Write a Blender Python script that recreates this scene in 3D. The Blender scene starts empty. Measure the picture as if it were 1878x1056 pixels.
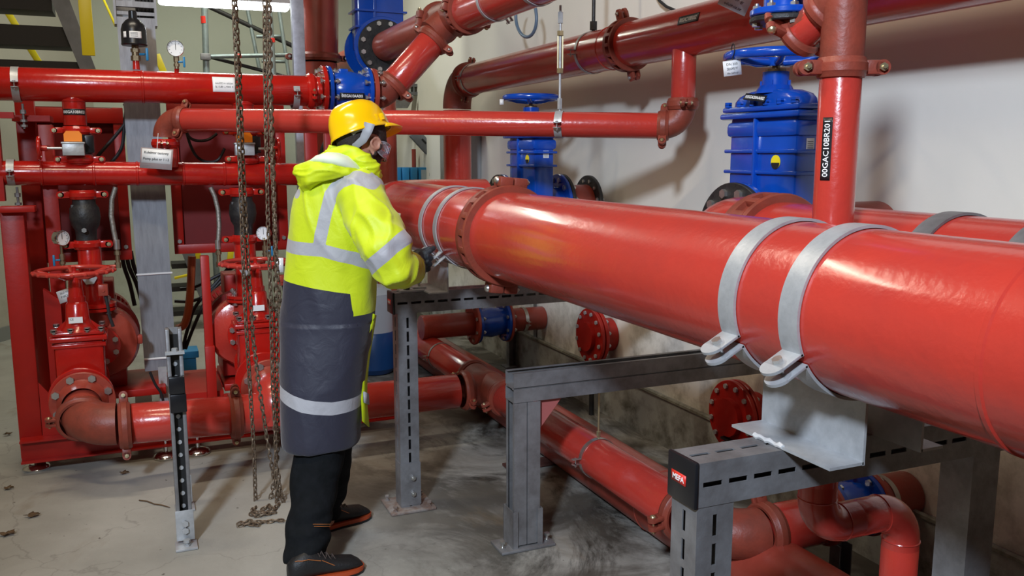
import bpy, bmesh, math, random
from mathutils import Vector, Matrix, noise
random.seed(7)
C = bpy.context.scene.collection
V = Vector
# ------------------------------------------------------------------ camera geometry (metres)
FPX = 1600.0; CX = 939.0; CY = 528.0; H = 1.6
PIT = math.atan(245/1600.0); YAW = math.radians(23.33)
FW = V((math.sin(YAW)*math.cos(PIT), math.cos(YAW)*math.cos(PIT), -math.sin(PIT)))
RT = V((math.cos(YAW), -math.sin(YAW), 0)); UP = RT.cross(FW)
O = V((0, 0, H))
def at(x, y, X=None, Y=None, Z=None, D=None):
    d = FW + RT*((x-CX)/FPX) - UP*((y-CY)/FPX)
    if X is not None: t = X/d.x
    elif Y is not None: t = Y/d.y
    elif Z is not None: t = (Z-H)/d.z
    else: t = D
    return O + d*t
# ------------------------------------------------------------------ materials
MATS = {}
def mat(name, col, rough=.5, metal=0., noise_amt=0., noise_scale=8., col2=None, bump=0., bump_scale=60., coat=0., trans=0., ior=1.45, spec=.5, emit=None, stretch=None):
    m = bpy.data.materials.new(name); m.use_nodes = True
    nt = m.node_tree; b = nt.nodes['Principled BSDF']
    b.inputs['Base Color'].default_value = (*col, 1); b.inputs['Roughness'].default_value = rough
    b.inputs['Metallic'].default_value = metal; b.inputs['Coat Weight'].default_value = coat
    b.inputs['Coat Roughness'].default_value = .12
    b.inputs['Transmission Weight'].default_value = trans; b.inputs['IOR'].default_value = ior
    b.inputs['Specular IOR Level'].default_value = spec
    if emit:
        b.inputs['Emission Color'].default_value = (*emit[:3], 1); b.inputs['Emission Strength'].default_value = emit[3]
    tc = nt.nodes.new('ShaderNodeTexCoord'); src = tc.outputs['Object']
    if stretch:
        mp = nt.nodes.new('ShaderNodeMapping'); mp.inputs['Scale'].default_value = stretch
        nt.links.new(src, mp.inputs['Vector']); src = mp.outputs['Vector']
    if noise_amt > 0:
        n = nt.nodes.new('ShaderNodeTexNoise'); n.inputs['Scale'].default_value = noise_scale; n.inputs['Detail'].default_value = 6; n.inputs['Roughness'].default_value = .62
        nt.links.new(src, n.inputs['Vector'])
        r = nt.nodes.new('ShaderNodeValToRGB'); r.color_ramp.elements[0].position = .35; r.color_ramp.elements[1].position = .7
        c2 = col2 if col2 else tuple(c*(1-noise_amt) for c in col)
        r.color_ramp.elements[0].color = (*col, 1); r.color_ramp.elements[1].color = (*c2, 1)
        nt.links.new(n.outputs['Fac'], r.inputs['Fac']); nt.links.new(r.outputs['Color'], b.inputs['Base Color'])
        rr = nt.nodes.new('ShaderNodeMapRange'); rr.inputs['To Min'].default_value = rough*.85; rr.inputs['To Max'].default_value = min(1, rough*1.25)
        nt.links.new(n.outputs['Fac'], rr.inputs['Value']); nt.links.new(rr.outputs['Result'], b.inputs['Roughness'])
    if bump > 0:
        n2 = nt.nodes.new('ShaderNodeTexNoise'); n2.inputs['Scale'].default_value = bump_scale; n2.inputs['Detail'].default_value = 4
        nt.links.new(src, n2.inputs['Vector'])
        bp = nt.nodes.new('ShaderNodeBump'); bp.inputs['Strength'].default_value = bump; bp.inputs['Distance'].default_value = .01
        nt.links.new(n2.outputs['Fac'], bp.inputs['Height']); nt.links.new(bp.outputs['Normal'], b.inputs['Normal'])
    MATS[name] = m; return m
RED = mat('red_pipe_paint', (.50,.040,.026), .24, 0, .3, 5, (.42,.036,.027), .12, 55, coat=.5)
REDH = mat('bright_red_paint', (.47,.011,.006), .22, 0, .3, 6, (.36,.009,.006), .10, 45, coat=.5)
RUST = mat('oxide_red_primer', (.26,.048,.028), .42, 0, .5, 14, (.17,.036,.022), .12, 90)
RUSTP = mat('oxide_red_pipe', (.36,.055,.034), .33, 0, .4, 7, (.27,.042,.026), .1, 60, coat=.15)
DRED = mat('frame_red_paint', (.39,.010,.005), .38, 0, .2, 5, None, .05, 40)
PRED = mat('panel_red_paint', (.17,.006,.006), .5, 0, .25, 3)
BLUE = mat('blue_valve_enamel', (.003,.062,.42), .22, 0, .15, 8, None, .10, 30, coat=.4)
BLACK = mat('black_paint', (.012,.012,.014), .45, 0, .4, 20, (.03,.028,.026), .2, 80)
BLKP = mat('black_plastic', (.010,.010,.012), .3)
RUBB = mat('black_rubber_cable', (.014,.014,.016), .5)
GALV = mat('galvanised_steel', (.50,.51,.52), .42, .4, .35, 18, (.36,.37,.38), .1, 60)
GALD = mat('weathered_galvanised_steel', (.30,.30,.31), .48, .55, .5, 10, (.17,.16,.16), .12, 50, stretch=(1,1,1))
ZINC = mat('zinc_bolt', (.62,.61,.58), .3, .9, .2, 40)
BRASS = mat('yellow_zinc_bolt', (.60,.50,.30), .32, .85, .2, 40)
DIRT = mat('dirty_floor_plate', (.20,.13,.10), .7, .2, .5, 25, (.32,.30,.28))
ALU = mat('grey_duct_aluminium', (.32,.33,.355), .45, .4, .35, 7, (.23,.235,.255), .05, 40, stretch=(6,6,1))
WHITE = mat('white_label', (.78,.78,.78), .5)
PLAST = mat('laminated_tag', (.75,.76,.78), .15, coat=.5)
INK = mat('black_ink', (.01,.01,.01), .6)
WINK = mat('white_lettering', (.85,.85,.85), .5)
LBLK = mat('black_label', (.012,.012,.014), .35)
LRED = mat('red_label', (.65,.03,.02), .4)
YEL = mat('yellow_paint', (.80,.66,.02), .4)
ORG = mat('orange_plastic', (.90,.25,.01), .45)
BRZ = mat('old_brass', (.30,.23,.14), .4, .8, .4, 30)
CHR = mat('chrome', (.75,.75,.75), .15, 1)
CHAINM = mat('rusty_steel_chain', (.24,.19,.14), .5, .6, .6, 60, (.12,.07,.04), .2, 120)
SCAF = mat('scaffold_tube', (.30,.36,.36), .45, .5, .3, 10)
STEP = mat('dark_stair_steel', (.02,.018,.018), .6)
STRG = mat('grey_stringer', (.20,.21,.23), .5, .3, .3, 6)
CAB = mat('grey_cabinet', (.34,.35,.35), .5)
LBLUE = mat('light_blue_box', (.02,.20,.42), .4)
ORH = mat('orange_hose', (.45,.10,.03), .5)
LEAFM = mat('dry_leaf', (.13,.075,.035), .8, 0, .5, 40)
TANKG = mat('grey_tank', (.42,.45,.47), .4); TANKB = mat('dark_blue_tank', (.01,.05,.16), .35)
GLASS = mat('gauge_glass', (.9,.95,1.), .03, trans=1.)
TUBE = mat('fluorescent_diffuser', (.9,.95,1), .4, emit=(.88,.95,1.0,14))
# ------------------------------------------------------------------ mesh builder
def basis(a, hint=None):
    a = V(a).normalized()
    h = V(hint) if hint is not None else (V((0,0,1)) if abs(a.z) < .9 else V((1,0,0)))
    u = (h - a*h.dot(a))
    if u.length < 1e-5: h = V((0,1,0)); u = h - a*h.dot(a)
    u.normalize(); return u, a.cross(u), a          # u ~ hint, v, axis
class MB:
    def __init__(s): s.v = []; s.f = []; s.m = []; s.mi = 0
    def add(s, vs, fs):
        b = len(s.v); s.v += [V(q) for q in vs]; s.f += [tuple(i+b for i in f) for f in fs]; s.m += [s.mi]*len(fs); return s
    def box(s, c, dims, ax=None, bev=0.):
        ax = ax or (V((1,0,0)), V((0,1,0)), V((0,0,1))); c = V(c)
        hx, hy, hz = [d/2 for d in dims]
        if bev <= 0:
            vs = [c+ax[0]*(i*hx)+ax[1]*(j*hy)+ax[2]*(k*hz) for i in (-1,1) for j in (-1,1) for k in (-1,1)]
            fs = [(0,1,3,2),(4,6,7,5),(0,4,5,1),(2,3,7,6),(0,2,6,4),(1,5,7,3)]
            return s.add(vs, fs)
        b = min(bev, hx*.9, hy*.9, hz*.9); bm = bmesh.new(); bmesh.ops.create_cube(bm, size=1)
        for w in bm.verts: w.co = V((w.co.x*2*hx, w.co.y*2*hy, w.co.z*2*hz))
        bmesh.ops.bevel(bm, geom=list(bm.edges), offset=b, segments=2, affect='EDGES', profile=.5)
        bm.verts.index_update()
        s.add([c+ax[0]*w.co.x+ax[1]*w.co.y+ax[2]*w.co.z for w in bm.verts], [tuple(w.index for w in f.verts) for f in bm.faces]); bm.free(); return s
    def lathe(s, c, a, prof, n=40, hint=None, arc=None, closed=False):
        # prof: (distance along axis, radius)
        u, w, a = basis(a, hint); c = V(c); m = len(prof); full = arc is None
        a0, a1 = (0, 2*math.pi) if full else arc
        cnt = n if full else n+1
        vs = []
        for i in range(cnt):
            t = a0+(a1-a0)*i/n; d = u*math.cos(t)+w*math.sin(t)
            vs += [c+a*p[0]+d*p[1] for p in prof]
        fs = []
        for i in range(n):
            j = (i+1) % cnt
            for k in range(m if closed else m-1):
                k2 = (k+1) % m
                fs.append((i*m+k, j*m+k, j*m+k2, i*m+k2))
        s.add(vs, fs)
        if not full and closed:
            s.add(vs[:m], [tuple(range(m))]); s.add(vs[-m:], [tuple(range(m))[::-1]])
        return s
    def cyl(s, p0, p1, r, n=24, r1=None, caps=True, hint=None):
        p0 = V(p0); p1 = V(p1); L = (p1-p0).length; r1 = r if r1 is None else r1
        pr = ([(0,1e-5)] if caps else [])+[(0,r),(L,r1)]+([(L,1e-5)] if caps else [])
        return s.lathe(p0, p1-p0, pr, n, hint)
    def tube(s, pts, r, n=12, caps=True, flat=1., up=None):
        pts = [V(p) for p in pts]; N = len(pts); rs = r if isinstance(r, (list, tuple)) else [r]*N
        tang = []
        for i in range(N):
            t = pts[min(i+1, N-1)]-pts[max(i-1, 0)]; tang.append(t.normalized())
        u, w, _ = basis(tang[0], up); vs = []
        for i in range(N):
            u = (u-tang[i]*u.dot(tang[i])).normalized(); w = tang[i].cross(u)
            for k in range(n):
                t = 2*math.pi*k/n; vs.append(pts[i]+u*(rs[i]*math.cos(t))+w*(rs[i]*flat*math.sin(t)))
        fs = [(i*n+k, i*n+(k+1) % n, (i+1)*n+(k+1) % n, (i+1)*n+k) for i in range(N-1) for k in range(n)]
        if caps: fs += [tuple(range(n))[::-1], tuple((N-1)*n+k for k in range(n))]
        return s.add(vs, fs)
    def torus(s, c, a, R, r, n=40, m=10, arc=None, flat=1.):
        pr = [(r*flat*math.sin(2*math.pi*k/m), R+r*math.cos(2*math.pi*k/m)) for k in range(m)]
        return s.lathe(c, a, pr, n, closed=True, arc=arc)
    def prism(s, pts, a, h):
        pts = [V(p) for p in pts]; a = V(a).normalized()*h; n = len(pts)
        s.add(pts+[p+a for p in pts], [tuple(range(n))[::-1], tuple(range(n, 2*n))]+[(i, (i+1) % n, n+(i+1) % n, n+i) for i in range(n)]); return s
    def hexn(s, p, a, R, h, hint=None): return s.cyl(V(p), V(p)+V(a).normalized()*h, R, 6, hint=hint)
    def ball(s, c, r, n=16, sc=(1,1,1), ax=None):
        ax = ax or (V((1,0,0)), V((0,1,0)), V((0,0,1))); vs = []; m = n//2; c = V(c)
        for i in range(m+1):
            t = math.pi*i/m
            for k in range(n):
                q = 2*math.pi*k/n
                p = V((math.sin(t)*math.cos(q)*sc[0], math.sin(t)*math.sin(q)*sc[1], math.cos(t)*sc[2]))*r
                vs.append(c+ax[0]*p.x+ax[1]*p.y+ax[2]*p.z)
        return s.add(vs, [(i*n+k, i*n+(k+1) % n, (i+1)*n+(k+1) % n, (i+1)*n+k) for i in range(m) for k in range(n)])
    def build(s, name, material, parent=None, ang=38, keep=False):
        loc = V((0,0,0))
        if parent is not None: loc = V(parent['_root'])
        else: loc = V(s.v[0]) if not keep else V((0,0,0))
        me = bpy.data.meshes.new(name); me.from_pydata([p-loc for p in s.v], [], s.f)
        bm = bmesh.new(); bm.from_mesh(me); bmesh.ops.remove_doubles(bm, verts=bm.verts, dist=1e-5)
        bmesh.ops.recalc_face_normals(bm, faces=bm.faces)
        bm.to_mesh(me); bm.free()
        for m_ in (material if isinstance(material, (list, tuple)) else [material]): me.materials.append(m_)
        for p in me.polygons: p.use_smooth = True
        me.set_sharp_from_angle(angle=math.radians(ang))
        o = bpy.data.objects.new(name, me); C.objects.link(o); o['_root'] = tuple(loc)
        if parent is not None: o.parent = parent
        else: o.location = loc
        return o
def thing(name, label, cat, loc, group=None):
    o = bpy.data.objects.new(name, None); C.objects.link(o); o.location = V(loc); o.empty_display_size = .05
    o['label'] = label; o['category'] = cat; o['_root'] = tuple(V(loc))
    if group: o['group'] = group
    return o
def tag(o, label, cat, group=None):
    o['label'] = label; o['category'] = cat
    if group: o['group'] = group
    return o
def struct(o): o['kind'] = 'structure'; return o
# ------------------------------------------------------------------ writing
def text_part(s, mapf, height, material, parent, width=None, name='lettering', bold=0.0):
    """mapf(u, v) -> point; u to the right, v up, text centred on 0,0"""
    cu = bpy.data.curves.new('txt', 'FONT'); cu.body = s; cu.align_x = 'CENTER'; cu.align_y = 'CENTER'; cu.size = 1.; cu.offset = bold; cu.resolution_u = 2
    o = bpy.data.objects.new('txt', cu); C.objects.link(o); bpy.context.view_layer.update()
    dg = bpy.context.evaluated_depsgraph_get(); me = bpy.data.meshes.new_from_object(o.evaluated_get(dg))
    bpy.data.objects.remove(o); xs = [v.co.x for v in me.vertices]; ys = [v.co.y for v in me.vertices]
    if not xs: return None
    x0, x1, y0, y1 = min(xs), max(xs), min(ys), max(ys); k = height/(y1-y0); kx = width/(x1-x0) if width else k
    mb = MB(); mb.add([mapf((v.co.x-(x0+x1)/2)*kx, (v.co.y-(y0+y1)/2)*k) for v in me.vertices], [tuple(p.vertices) for p in me.polygons])
    bpy.data.meshes.remove(me)
    return mb.build(name, material, parent)
def flatmap(c, u, v, off=0.):
    c = V(c); u = V(u).normalized(); v = V(v).normalized(); n = u.cross(v)
    return lambda a, b: c+u*a+v*b+n*off
def cylmap(c, axis, r, mid, along=True, off=0.):
    """patch on a pipe: mid = outward direction at the patch centre; along: u runs along the axis, else around it"""
    a = V(axis).normalized(); m = V(mid); m = (m-a*m.dot(a)).normalized(); t = a.cross(m); c = V(c)
    # u x v must face outwards
    if along: return lambda u, w: c+a*u+(m*math.cos(w/r)-t*math.sin(w/r))*(r+off)
    return lambda u, w: c+a*w+(m*math.cos(u/r)+t*math.sin(u/r))*(r+off)
def patch(mapf, w, h, th, material, parent, name='label', n=10, label=None):
    mb = MB(); vs = []
    for i in range(n+1):
        for j in range(n+1): vs.append(mapf(-w/2+w*i/n, -h/2+h*j/n))
    mb.add(vs, [(i*(n+1)+j, (i+1)*(n+1)+j, (i+1)*(n+1)+j+1, i*(n+1)+j+1) for i in range(n) for j in range(n)])
    o = mb.build(name, material, parent); sm = o.modifiers.new('thickness', 'SOLIDIFY'); sm.thickness = th; sm.offset = 0
    if label: o['label'] = label
    return o
# ------------------------------------------------------------------ piping kit
def bolt(parent, p0, p1, r, m=None, hint=None, name='bolt', dome=False):
    m = m or ZINC; p0 = V(p0); p1 = V(p1); a = (p1-p0).normalized(); b = MB(); b.cyl(p0, p1, r*.55, 10)
    if dome: b.lathe(p0+a*r*.2, -a, [(0,r*1.25),(r*.5,r*1.1),(r*.95,r*.6),(r*1.1,1e-5)], 16)
    else: b.hexn(p0+a*r*.1, -a, r*1.15, r*.9)
    b.hexn(p1-a*r*1.5, a, r*1.15, r*.9)
    return b.build(name, m, parent)
def pipe(label, p0, p1, r, m=RED, name='pipe', welds=(), caps=True, group=None):
    p0 = V(p0); p1 = V(p1); t = thing(name, label, 'pipe', (p0+p1)/2, group); d = (p1-p0).normalized(); L = (p1-p0).length
    b = MB(); pr = [(0,1e-4),(0,r*.97)] if caps else []
    pr += [(.0,r*.97),(.004,r)]
    for w in sorted(welds): pr += [(w-.007,r),(w-.004,r+.0035),(w+.004,r+.0035),(w+.007,r)]
    pr += [(L-.004,r),(L,r*.97)]+([(L,1e-4)] if caps else [])
    b.lathe(p0, d, pr, 64); b.build('tube', m, t); return t
def elbow_pts(p, din, dout, R, n=14, ext=0.):
    din = V(din).normalized(); dout = V(dout).normalized(); cosang = din.dot(dout); th = math.acos(max(-1,min(1,cosang)))
    L = R*math.tan(th/2); p = V(p); s = p-din*L; nrm = (dout-din*cosang).normalized(); c = s+nrm*R
    pts = [s-din*ext] if ext else []
    for i in range(n+1):
        t = th*i/n; pts.append(c-nrm*(R*math.cos(t))+din*(R*math.sin(t)))
    if ext: pts.append(pts[-1]+dout*ext)
    return pts
def elbow(label, p, din, dout, R, r, m=RUST, group=None, ext=0., seams=False, name='pipe_elbow'):
    pts = elbow_pts(p, din, dout, R, ext=ext); t = thing(name, label, 'pipe elbow', pts[len(pts)//2], group)
    b = MB(); b.tube(pts, r, 40, up=V(din).cross(V(dout)))
    if seams:
        b.torus(pts[1], V(din), r, .0022, 40, 6); b.torus(pts[-2], V(dout), r, .0022, 40, 6)
    b.build('bend', m, t, 30); return t
def coupling(label, c, axis, r, lug, w=None, m=RUST, bm=BRASS, group=None, ribs=0, tk=.2, flip=1, dome=True, lugs=(1,-1), lugk=1., block=False):
    c = V(c); a = V(axis).normalized(); w = w or max(.035, r*.55); k = r*tk; t = thing('pipe_coupling', label, 'pipe coupling', c, group)
    l = V(lug); l = (l-a*l.dot(a)).normalized(); T = a.cross(l)*flip; b = MB()
    kk = k; k = k*.9 if ribs else k
    pr = [(-w/2,r*.98),(-w/2,r+k*.45),(-w*.42,r+k*.62),(-w*.26,r+k*.8),(-w*.2,r+k),(w*.2,r+k),(w*.26,r+k*.8),(w*.42,r+k*.62),(w/2,r+k*.45),(w/2,r*.98)]
    if ribs: pr = [(-w/2,r*.98),(-w/2,r+k*.85),(-w*.44,r+k),(-w*.38,r+k),(-w*.36,r+k*.35),(w*.07,r+k*.35),(w*.09,r+k),(w*.40,r+k),(w*.5,r+k*.75),(w/2,r*.98)]
    b.lathe(c, a, pr, 56, hint=T)
    k = kk
    if ribs:
        for i in range(ribs):
            g = 2*math.pi*(i+.5)/ribs; d = l*math.cos(g)+T*math.sin(g); tt = a.cross(d)
            b.box(c+d*(r+k*.60)-a*w*.145, (w*.46, k*.66, 2*math.pi*r/ribs*.42), (a, d, tt), .002)
    q = max(.011, r*.10)*lugk
    for s in lugs if block else ():
        for e in (-1, 1):
            b.box(c+l*s*(r+k*.9+q*.55)+T*e*q*1.75, (q*2.3, q*3.3, w*.80), (l, T, a), q*.4)
    for s in lugs if not block else ():
        for e in (-1, 1):
            b.box(c+l*s*(r+k*.75+q*1.2)+T*e*q*1.25, (q*3.4, q*1.3, w*.72), (l, T, a), q*.35)
            b.lathe(c+l*s*(r+k*.75+q*2.6)+T*e*q*1.25-T*q*.65, T, [(0,1e-4),(0,min(w*.38,q*1.5)),(q*1.3,min(w*.38,q*1.5)),(q*1.3,1e-4)], 20)
    b.build('housing', m, t)
    for s in lugs:
        if block: pc = c+l*s*(r+k*.9+q*.8); bolt(t, pc-T*q*3.5, pc+T*q*4.6, q*.75, bm, dome=dome); continue
        pc = c+l*s*(r+k*.75+q*2.5); bolt(t, pc-T*q*1.95, pc+T*q*3.0, max(.006, q*.68), bm, dome=dome)
    return t
def flange_mb(c, a, R, th, rin=0): return MB().lathe(c, a, [(-th/2,max(rin,1e-4)),(-th/2,R-.003),(-th/2+.003,R),(th/2-.003,R),(th/2,R-.003),(th/2,max(rin,1e-4))], 56)
def ring_bolts(parent, c, a, R, n, th, r, m=ZINC, phase=.5):
    c = V(c); u, w, a = basis(a)
    for i in range(n):
        g = 2*math.pi*(i+phase)/n; p = c+(u*math.cos(g)+w*math.sin(g))*R; bolt(parent, p-a*(th/2), p+a*(th/2+r*1.8), r, m)
def flange(label, c, a, R, th, n, m=RED, br=.010, group=None, bR=None, bths=None, hub=None, name='pipe_flange', cat='flange'):
    t = thing(name, label, cat, c, group); a = V(a).normalized(); f = flange_mb(c, a, R, th)
    if hub: f.lathe(V(c)+a*hub[0], a, [(0,1e-4),(0,hub[2]-.004),(.004,hub[2]),(hub[1],hub[2]),(hub[1],1e-4)], 40)
    f.build('plate', m, t)
    ring_bolts(t, c, a, bR or R*.82, n, bths or th, br); return t
def band_clamp(label, c, axis, r, w=.03, ear=(-1,0,0), m=GALV, th=.004, group=None, style='ear', earL=.035, lower=True, ears=(1,)):
    c = V(c); a = V(axis).normalized(); t = thing('pipe_clamp', label, 'pipe clamp', c, group)
    l = V(ear); l = (l-a*l.dot(a)).normalized(); T = l.cross(a)
    if T.z < 0: T = -T
    R0 = r+.0015; R1 = R0+th; g0 = math.asin(min(.9, .010/r))
    for nm, sg in (('upper_band', 1), ('lower_band', -1)):
        if sg < 0 and not lower: continue
        b = MB(); n = 40; vs = []
        for i in range(n+1):
            g = g0+(math.pi-2*g0)*i/n; d = l*math.cos(g)+T*(sg*math.sin(g))
            vs += [c+d*R0-a*w/2, c+d*R1-a*w/2, c+d*R1+a*w/2, c+d*R0+a*w/2]
        fs = [(i*4+k, (i+1)*4+k, (i+1)*4+(k+1) % 4, i*4+(k+1) % 4) for i in range(n) for k in range(4)]+[(0,1,2,3),(n*4+3,n*4+2,n*4+1,n*4)]
        b.add(vs, fs)
        for s in (1,-1):
            b.box(c+l*s*(R0+earL/2)+T*sg*(.010+th/2), (earL, th, w), (l, T, a), .001)
            if s in ears: b.lathe(c+l*s*(R0+earL)+T*sg*.010, T*sg, [(0,1e-4),(0,w/2),(th,w/2),(th,1e-4)], 20)
        b.build(nm, m, t)
    for s in (1,-1):
        p = c+l*s*(R0+earL*.75); bolt(t, p+T*(.010+th), p-T*(.022+th), max(.005, w*.18), ZINC)
    return t
# ================================================================== SETTING
def quad(name, pts, m, kind=True):
    me = bpy.data.meshes.new(name); me.from_pydata([V(p) for p in pts], [], [tuple(range(len(pts)))]); me.materials.append(m)
    o = bpy.data.objects.new(name, me); C.objects.link(o); struct(o); return o
def concrete():
    m = bpy.data.materials.new('stained_concrete_floor'); m.use_nodes = True; nt = m.node_tree; N = nt.nodes; L = nt.links; b = N['Principled BSDF']
    tc = N.new('ShaderNodeTexCoord')
    def nz(sc, det=6, ro=.6, st=(1,1,1), dist=0.):
        mp = N.new('ShaderNodeMapping'); mp.inputs['Scale'].default_value = st; L.new(tc.outputs['Object'], mp.inputs['Vector'])
        n = N.new('ShaderNodeTexNoise'); n.inputs['Scale'].default_value = sc; n.inputs['Detail'].default_value = det; n.inputs['Roughness'].default_value = ro; n.inputs['Distortion'].default_value = dist
        L.new(mp.outputs['Vector'], n.inputs['Vector']); return n.outputs['Fac']
    def ramp(src, p0, p1, c0=(0,0,0), c1=(1,1,1)):
        r = N.new('ShaderNodeValToRGB'); r.color_ramp.elements[0].position = p0; r.color_ramp.elements[1].position = p1
        r.color_ramp.elements[0].color = (*c0,1); r.color_ramp.elements[1].color = (*c1,1); L.new(src, r.inputs['Fac']); return r.outputs['Color']
    def mix(f, a, c, mode='MIX'):
        x = N.new('ShaderNodeMix'); x.data_type = 'RGBA'; x.blend_type = mode
        if isinstance(f, float): x.inputs[0].default_value = f
        else: L.new(f, x.inputs[0])
        for k, q in ((6, a), (7, c)):
            if isinstance(q, tuple): x.inputs[k].default_value = (*q, 1)
            else: L.new(q, x.inputs[k])
        return x.outputs[2]
    base = ramp(nz(1.3, 8, .6, (1,1,1), .4), .3, .72, (.41,.395,.355), (.25,.24,.21))
    stain = ramp(nz(1.5, 10, .72, (1,.55,1), 1.6), .45, .58)
    # dirt gathers on the right-hand (wall) side of the room
    sx = N.new('ShaderNodeSeparateXYZ'); L.new(tc.outputs['Object'], sx.inputs[0])
    mr = N.new('ShaderNodeMapRange'); mr.inputs['From Min'].default_value = .55; mr.inputs['From Max'].default_value = 1.5; L.new(sx.outputs['X'], mr.inputs['Value'])
    ad = N.new('ShaderNodeMath'); ad.operation = 'MULTIPLY'; L.new(stain, ad.inputs[0]); L.new(mr.outputs['Result'], ad.inputs[1])
    c = mix(ad.outputs[0], base, (.030,.026,.020))
    wide = ramp(nz(2.2, 7, .6, (1,1,1), .6), .42, .62); ad2 = N.new('ShaderNodeMath'); ad2.operation = 'MULTIPLY'; L.new(wide, ad2.inputs[0]); L.new(mr.outputs['Result'], ad2.inputs[1])
    c = mix(ad2.outputs[0], c, (.085,.075,.060))
    rust = ramp(nz(1.7, 6, .55, (1.4,.8,1), .8), .60, .72); sc = N.new('ShaderNodeMath'); sc.operation = 'MULTIPLY'; sc.inputs[1].default_value = .55; L.new(rust, sc.inputs[0])
    c = mix(sc.outputs[0], c, (.17,.12,.065))
    speck = ramp(nz(38, 3, .5), .70, .76); c = mix(speck, c, (.07,.06,.05))
    ms = N.new('ShaderNodeTexVoronoi'); ms.feature = 'DISTANCE_TO_EDGE'; ms.inputs['Scale'].default_value = .75
    wv = N.new('ShaderNodeMapping'); L.new(tc.outputs['Object'], wv.inputs['Vector'])
    nn = N.new('ShaderNodeTexNoise'); nn.inputs['Scale'].default_value = 3; nn.inputs['Detail'].default_value = 6; L.new(tc.outputs['Object'], nn.inputs['Vector'])
    va = N.new('ShaderNodeVectorMath'); va.operation = 'MULTIPLY_ADD'; va.inputs[1].default_value = (.6,.6,0); L.new(nn.outputs['Color'], va.inputs[0]); L.new(tc.outputs['Object'], va.inputs[2]); L.new(va.outputs[0], ms.inputs['Vector'])
    crack = ramp(ms.outputs['Distance'], 0.0, .004, (1,1,1), (0,0,0)); cf = N.new('ShaderNodeMath'); cf.operation = 'MULTIPLY'; cf.inputs[1].default_value = .3; L.new(crack, cf.inputs[0])
    c = mix(cf.outputs[0], c, (.09,.08,.07))
    L.new(c, b.inputs['Base Color']); b.inputs['Roughness'].default_value = .62
    bp = N.new('ShaderNodeBump'); bp.inputs['Strength'].default_value = .25; bp.inputs['Distance'].default_value = .01; L.new(nz(14, 8, .7), bp.inputs['Height']); L.new(bp.outputs['Normal'], b.inputs['Normal'])
    return m
def plaster(name, c0, c1, dirt=(.16,.14,.09), dz=.9, amt=.8):
    m = bpy.data.materials.new(name); m.use_nodes = True; nt = m.node_tree; N = nt.nodes; L = nt.links; b = N['Principled BSDF']
    tc = N.new('ShaderNodeTexCoord'); n = N.new('ShaderNodeTexNoise'); n.inputs['Scale'].default_value = 1.2; n.inputs['Detail'].default_value = 7; L.new(tc.outputs['Object'], n.inputs['Vector'])
    r = N.new('ShaderNodeValToRGB'); r.color_ramp.elements[0].position = .3; r.color_ramp.elements[1].position = .75; r.color_ramp.elements[0].color = (*c0,1); r.color_ramp.elements[1].color = (*c1,1); L.new(n.outputs['Fac'], r.inputs['Fac'])
    n2 = N.new('ShaderNodeTexNoise'); n2.inputs['Scale'].default_value = 5; n2.inputs['Detail'].default_value = 8; n2.inputs['Roughness'].default_value = .68; L.new(tc.outputs['Object'], n2.inputs['Vector'])
    r2 = N.new('ShaderNodeValToRGB'); r2.color_ramp.elements[0].position = .44; r2.color_ramp.elements[1].position = .66; L.new(n2.outputs['Fac'], r2.inputs['Fac'])
    sx = N.new('ShaderNodeSeparateXYZ'); L.new(tc.outputs['Object'], sx.inputs[0]); mr = N.new('ShaderNodeMapRange'); mr.inputs['From Min'].default_value = dz; mr.inputs['From Max'].default_value = .1; L.new(sx.outputs['Z'], mr.inputs['Value'])
    mu = N.new('ShaderNodeMath'); mu.operation = 'MULTIPLY'; L.new(r2.outputs['Color'], mu.inputs[0]); L.new(mr.outputs['Result'], mu.inputs[1])
    m2 = N.new('ShaderNodeMath'); m2.operation = 'MULTIPLY'; m2.inputs[1].default_value = amt; L.new(mu.outputs[0], m2.inputs[0])
    x = N.new('ShaderNodeMix'); x.data_type = 'RGBA'; L.new(m2.outputs[0], x.inputs[0]); L.new(r.outputs['Color'], x.inputs[6]); x.inputs[7].default_value = (*dirt, 1)
    L.new(x.outputs[2], b.inputs['Base Color']); b.inputs['Roughness'].default_value = .7
    bp = N.new('ShaderNodeBump'); bp.inputs['Strength'].default_value = .12; bp.inputs['Distance'].default_value = .02; L.new(n2.outputs['Fac'], bp.inputs['Height']); L.new(bp.outputs['Normal'], b.inputs['Normal'])
    return m
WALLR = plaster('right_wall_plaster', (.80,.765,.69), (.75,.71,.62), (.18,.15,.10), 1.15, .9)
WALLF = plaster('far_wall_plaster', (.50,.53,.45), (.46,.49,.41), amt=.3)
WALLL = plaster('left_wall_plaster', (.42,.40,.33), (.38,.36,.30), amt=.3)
PLINTH = plaster('plinth_concrete', (.38,.38,.35), (.30,.30,.27), (.08,.07,.05), .5, 1.)
CEIL = mat('ceiling_concrete', (.30,.29,.27), .8, 0, .3, 3)
WX = 2.66
quad('floor', [(-4,-1.5,0),(WX+.1,-1.5,0),(WX+.1,10.4,0),(-4,10.4,0)], concrete())
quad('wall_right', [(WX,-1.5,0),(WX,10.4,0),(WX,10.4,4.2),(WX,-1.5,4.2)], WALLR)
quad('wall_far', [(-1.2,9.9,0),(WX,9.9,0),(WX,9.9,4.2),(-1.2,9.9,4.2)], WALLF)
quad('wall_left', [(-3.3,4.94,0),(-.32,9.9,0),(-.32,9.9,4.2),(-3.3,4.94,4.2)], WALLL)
quad('wall_left_near', [(-3.3,-1.5,0),(-3.3,4.94,0),(-3.3,4.94,4.2),(-3.3,-1.5,4.2)], WALLL)
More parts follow.
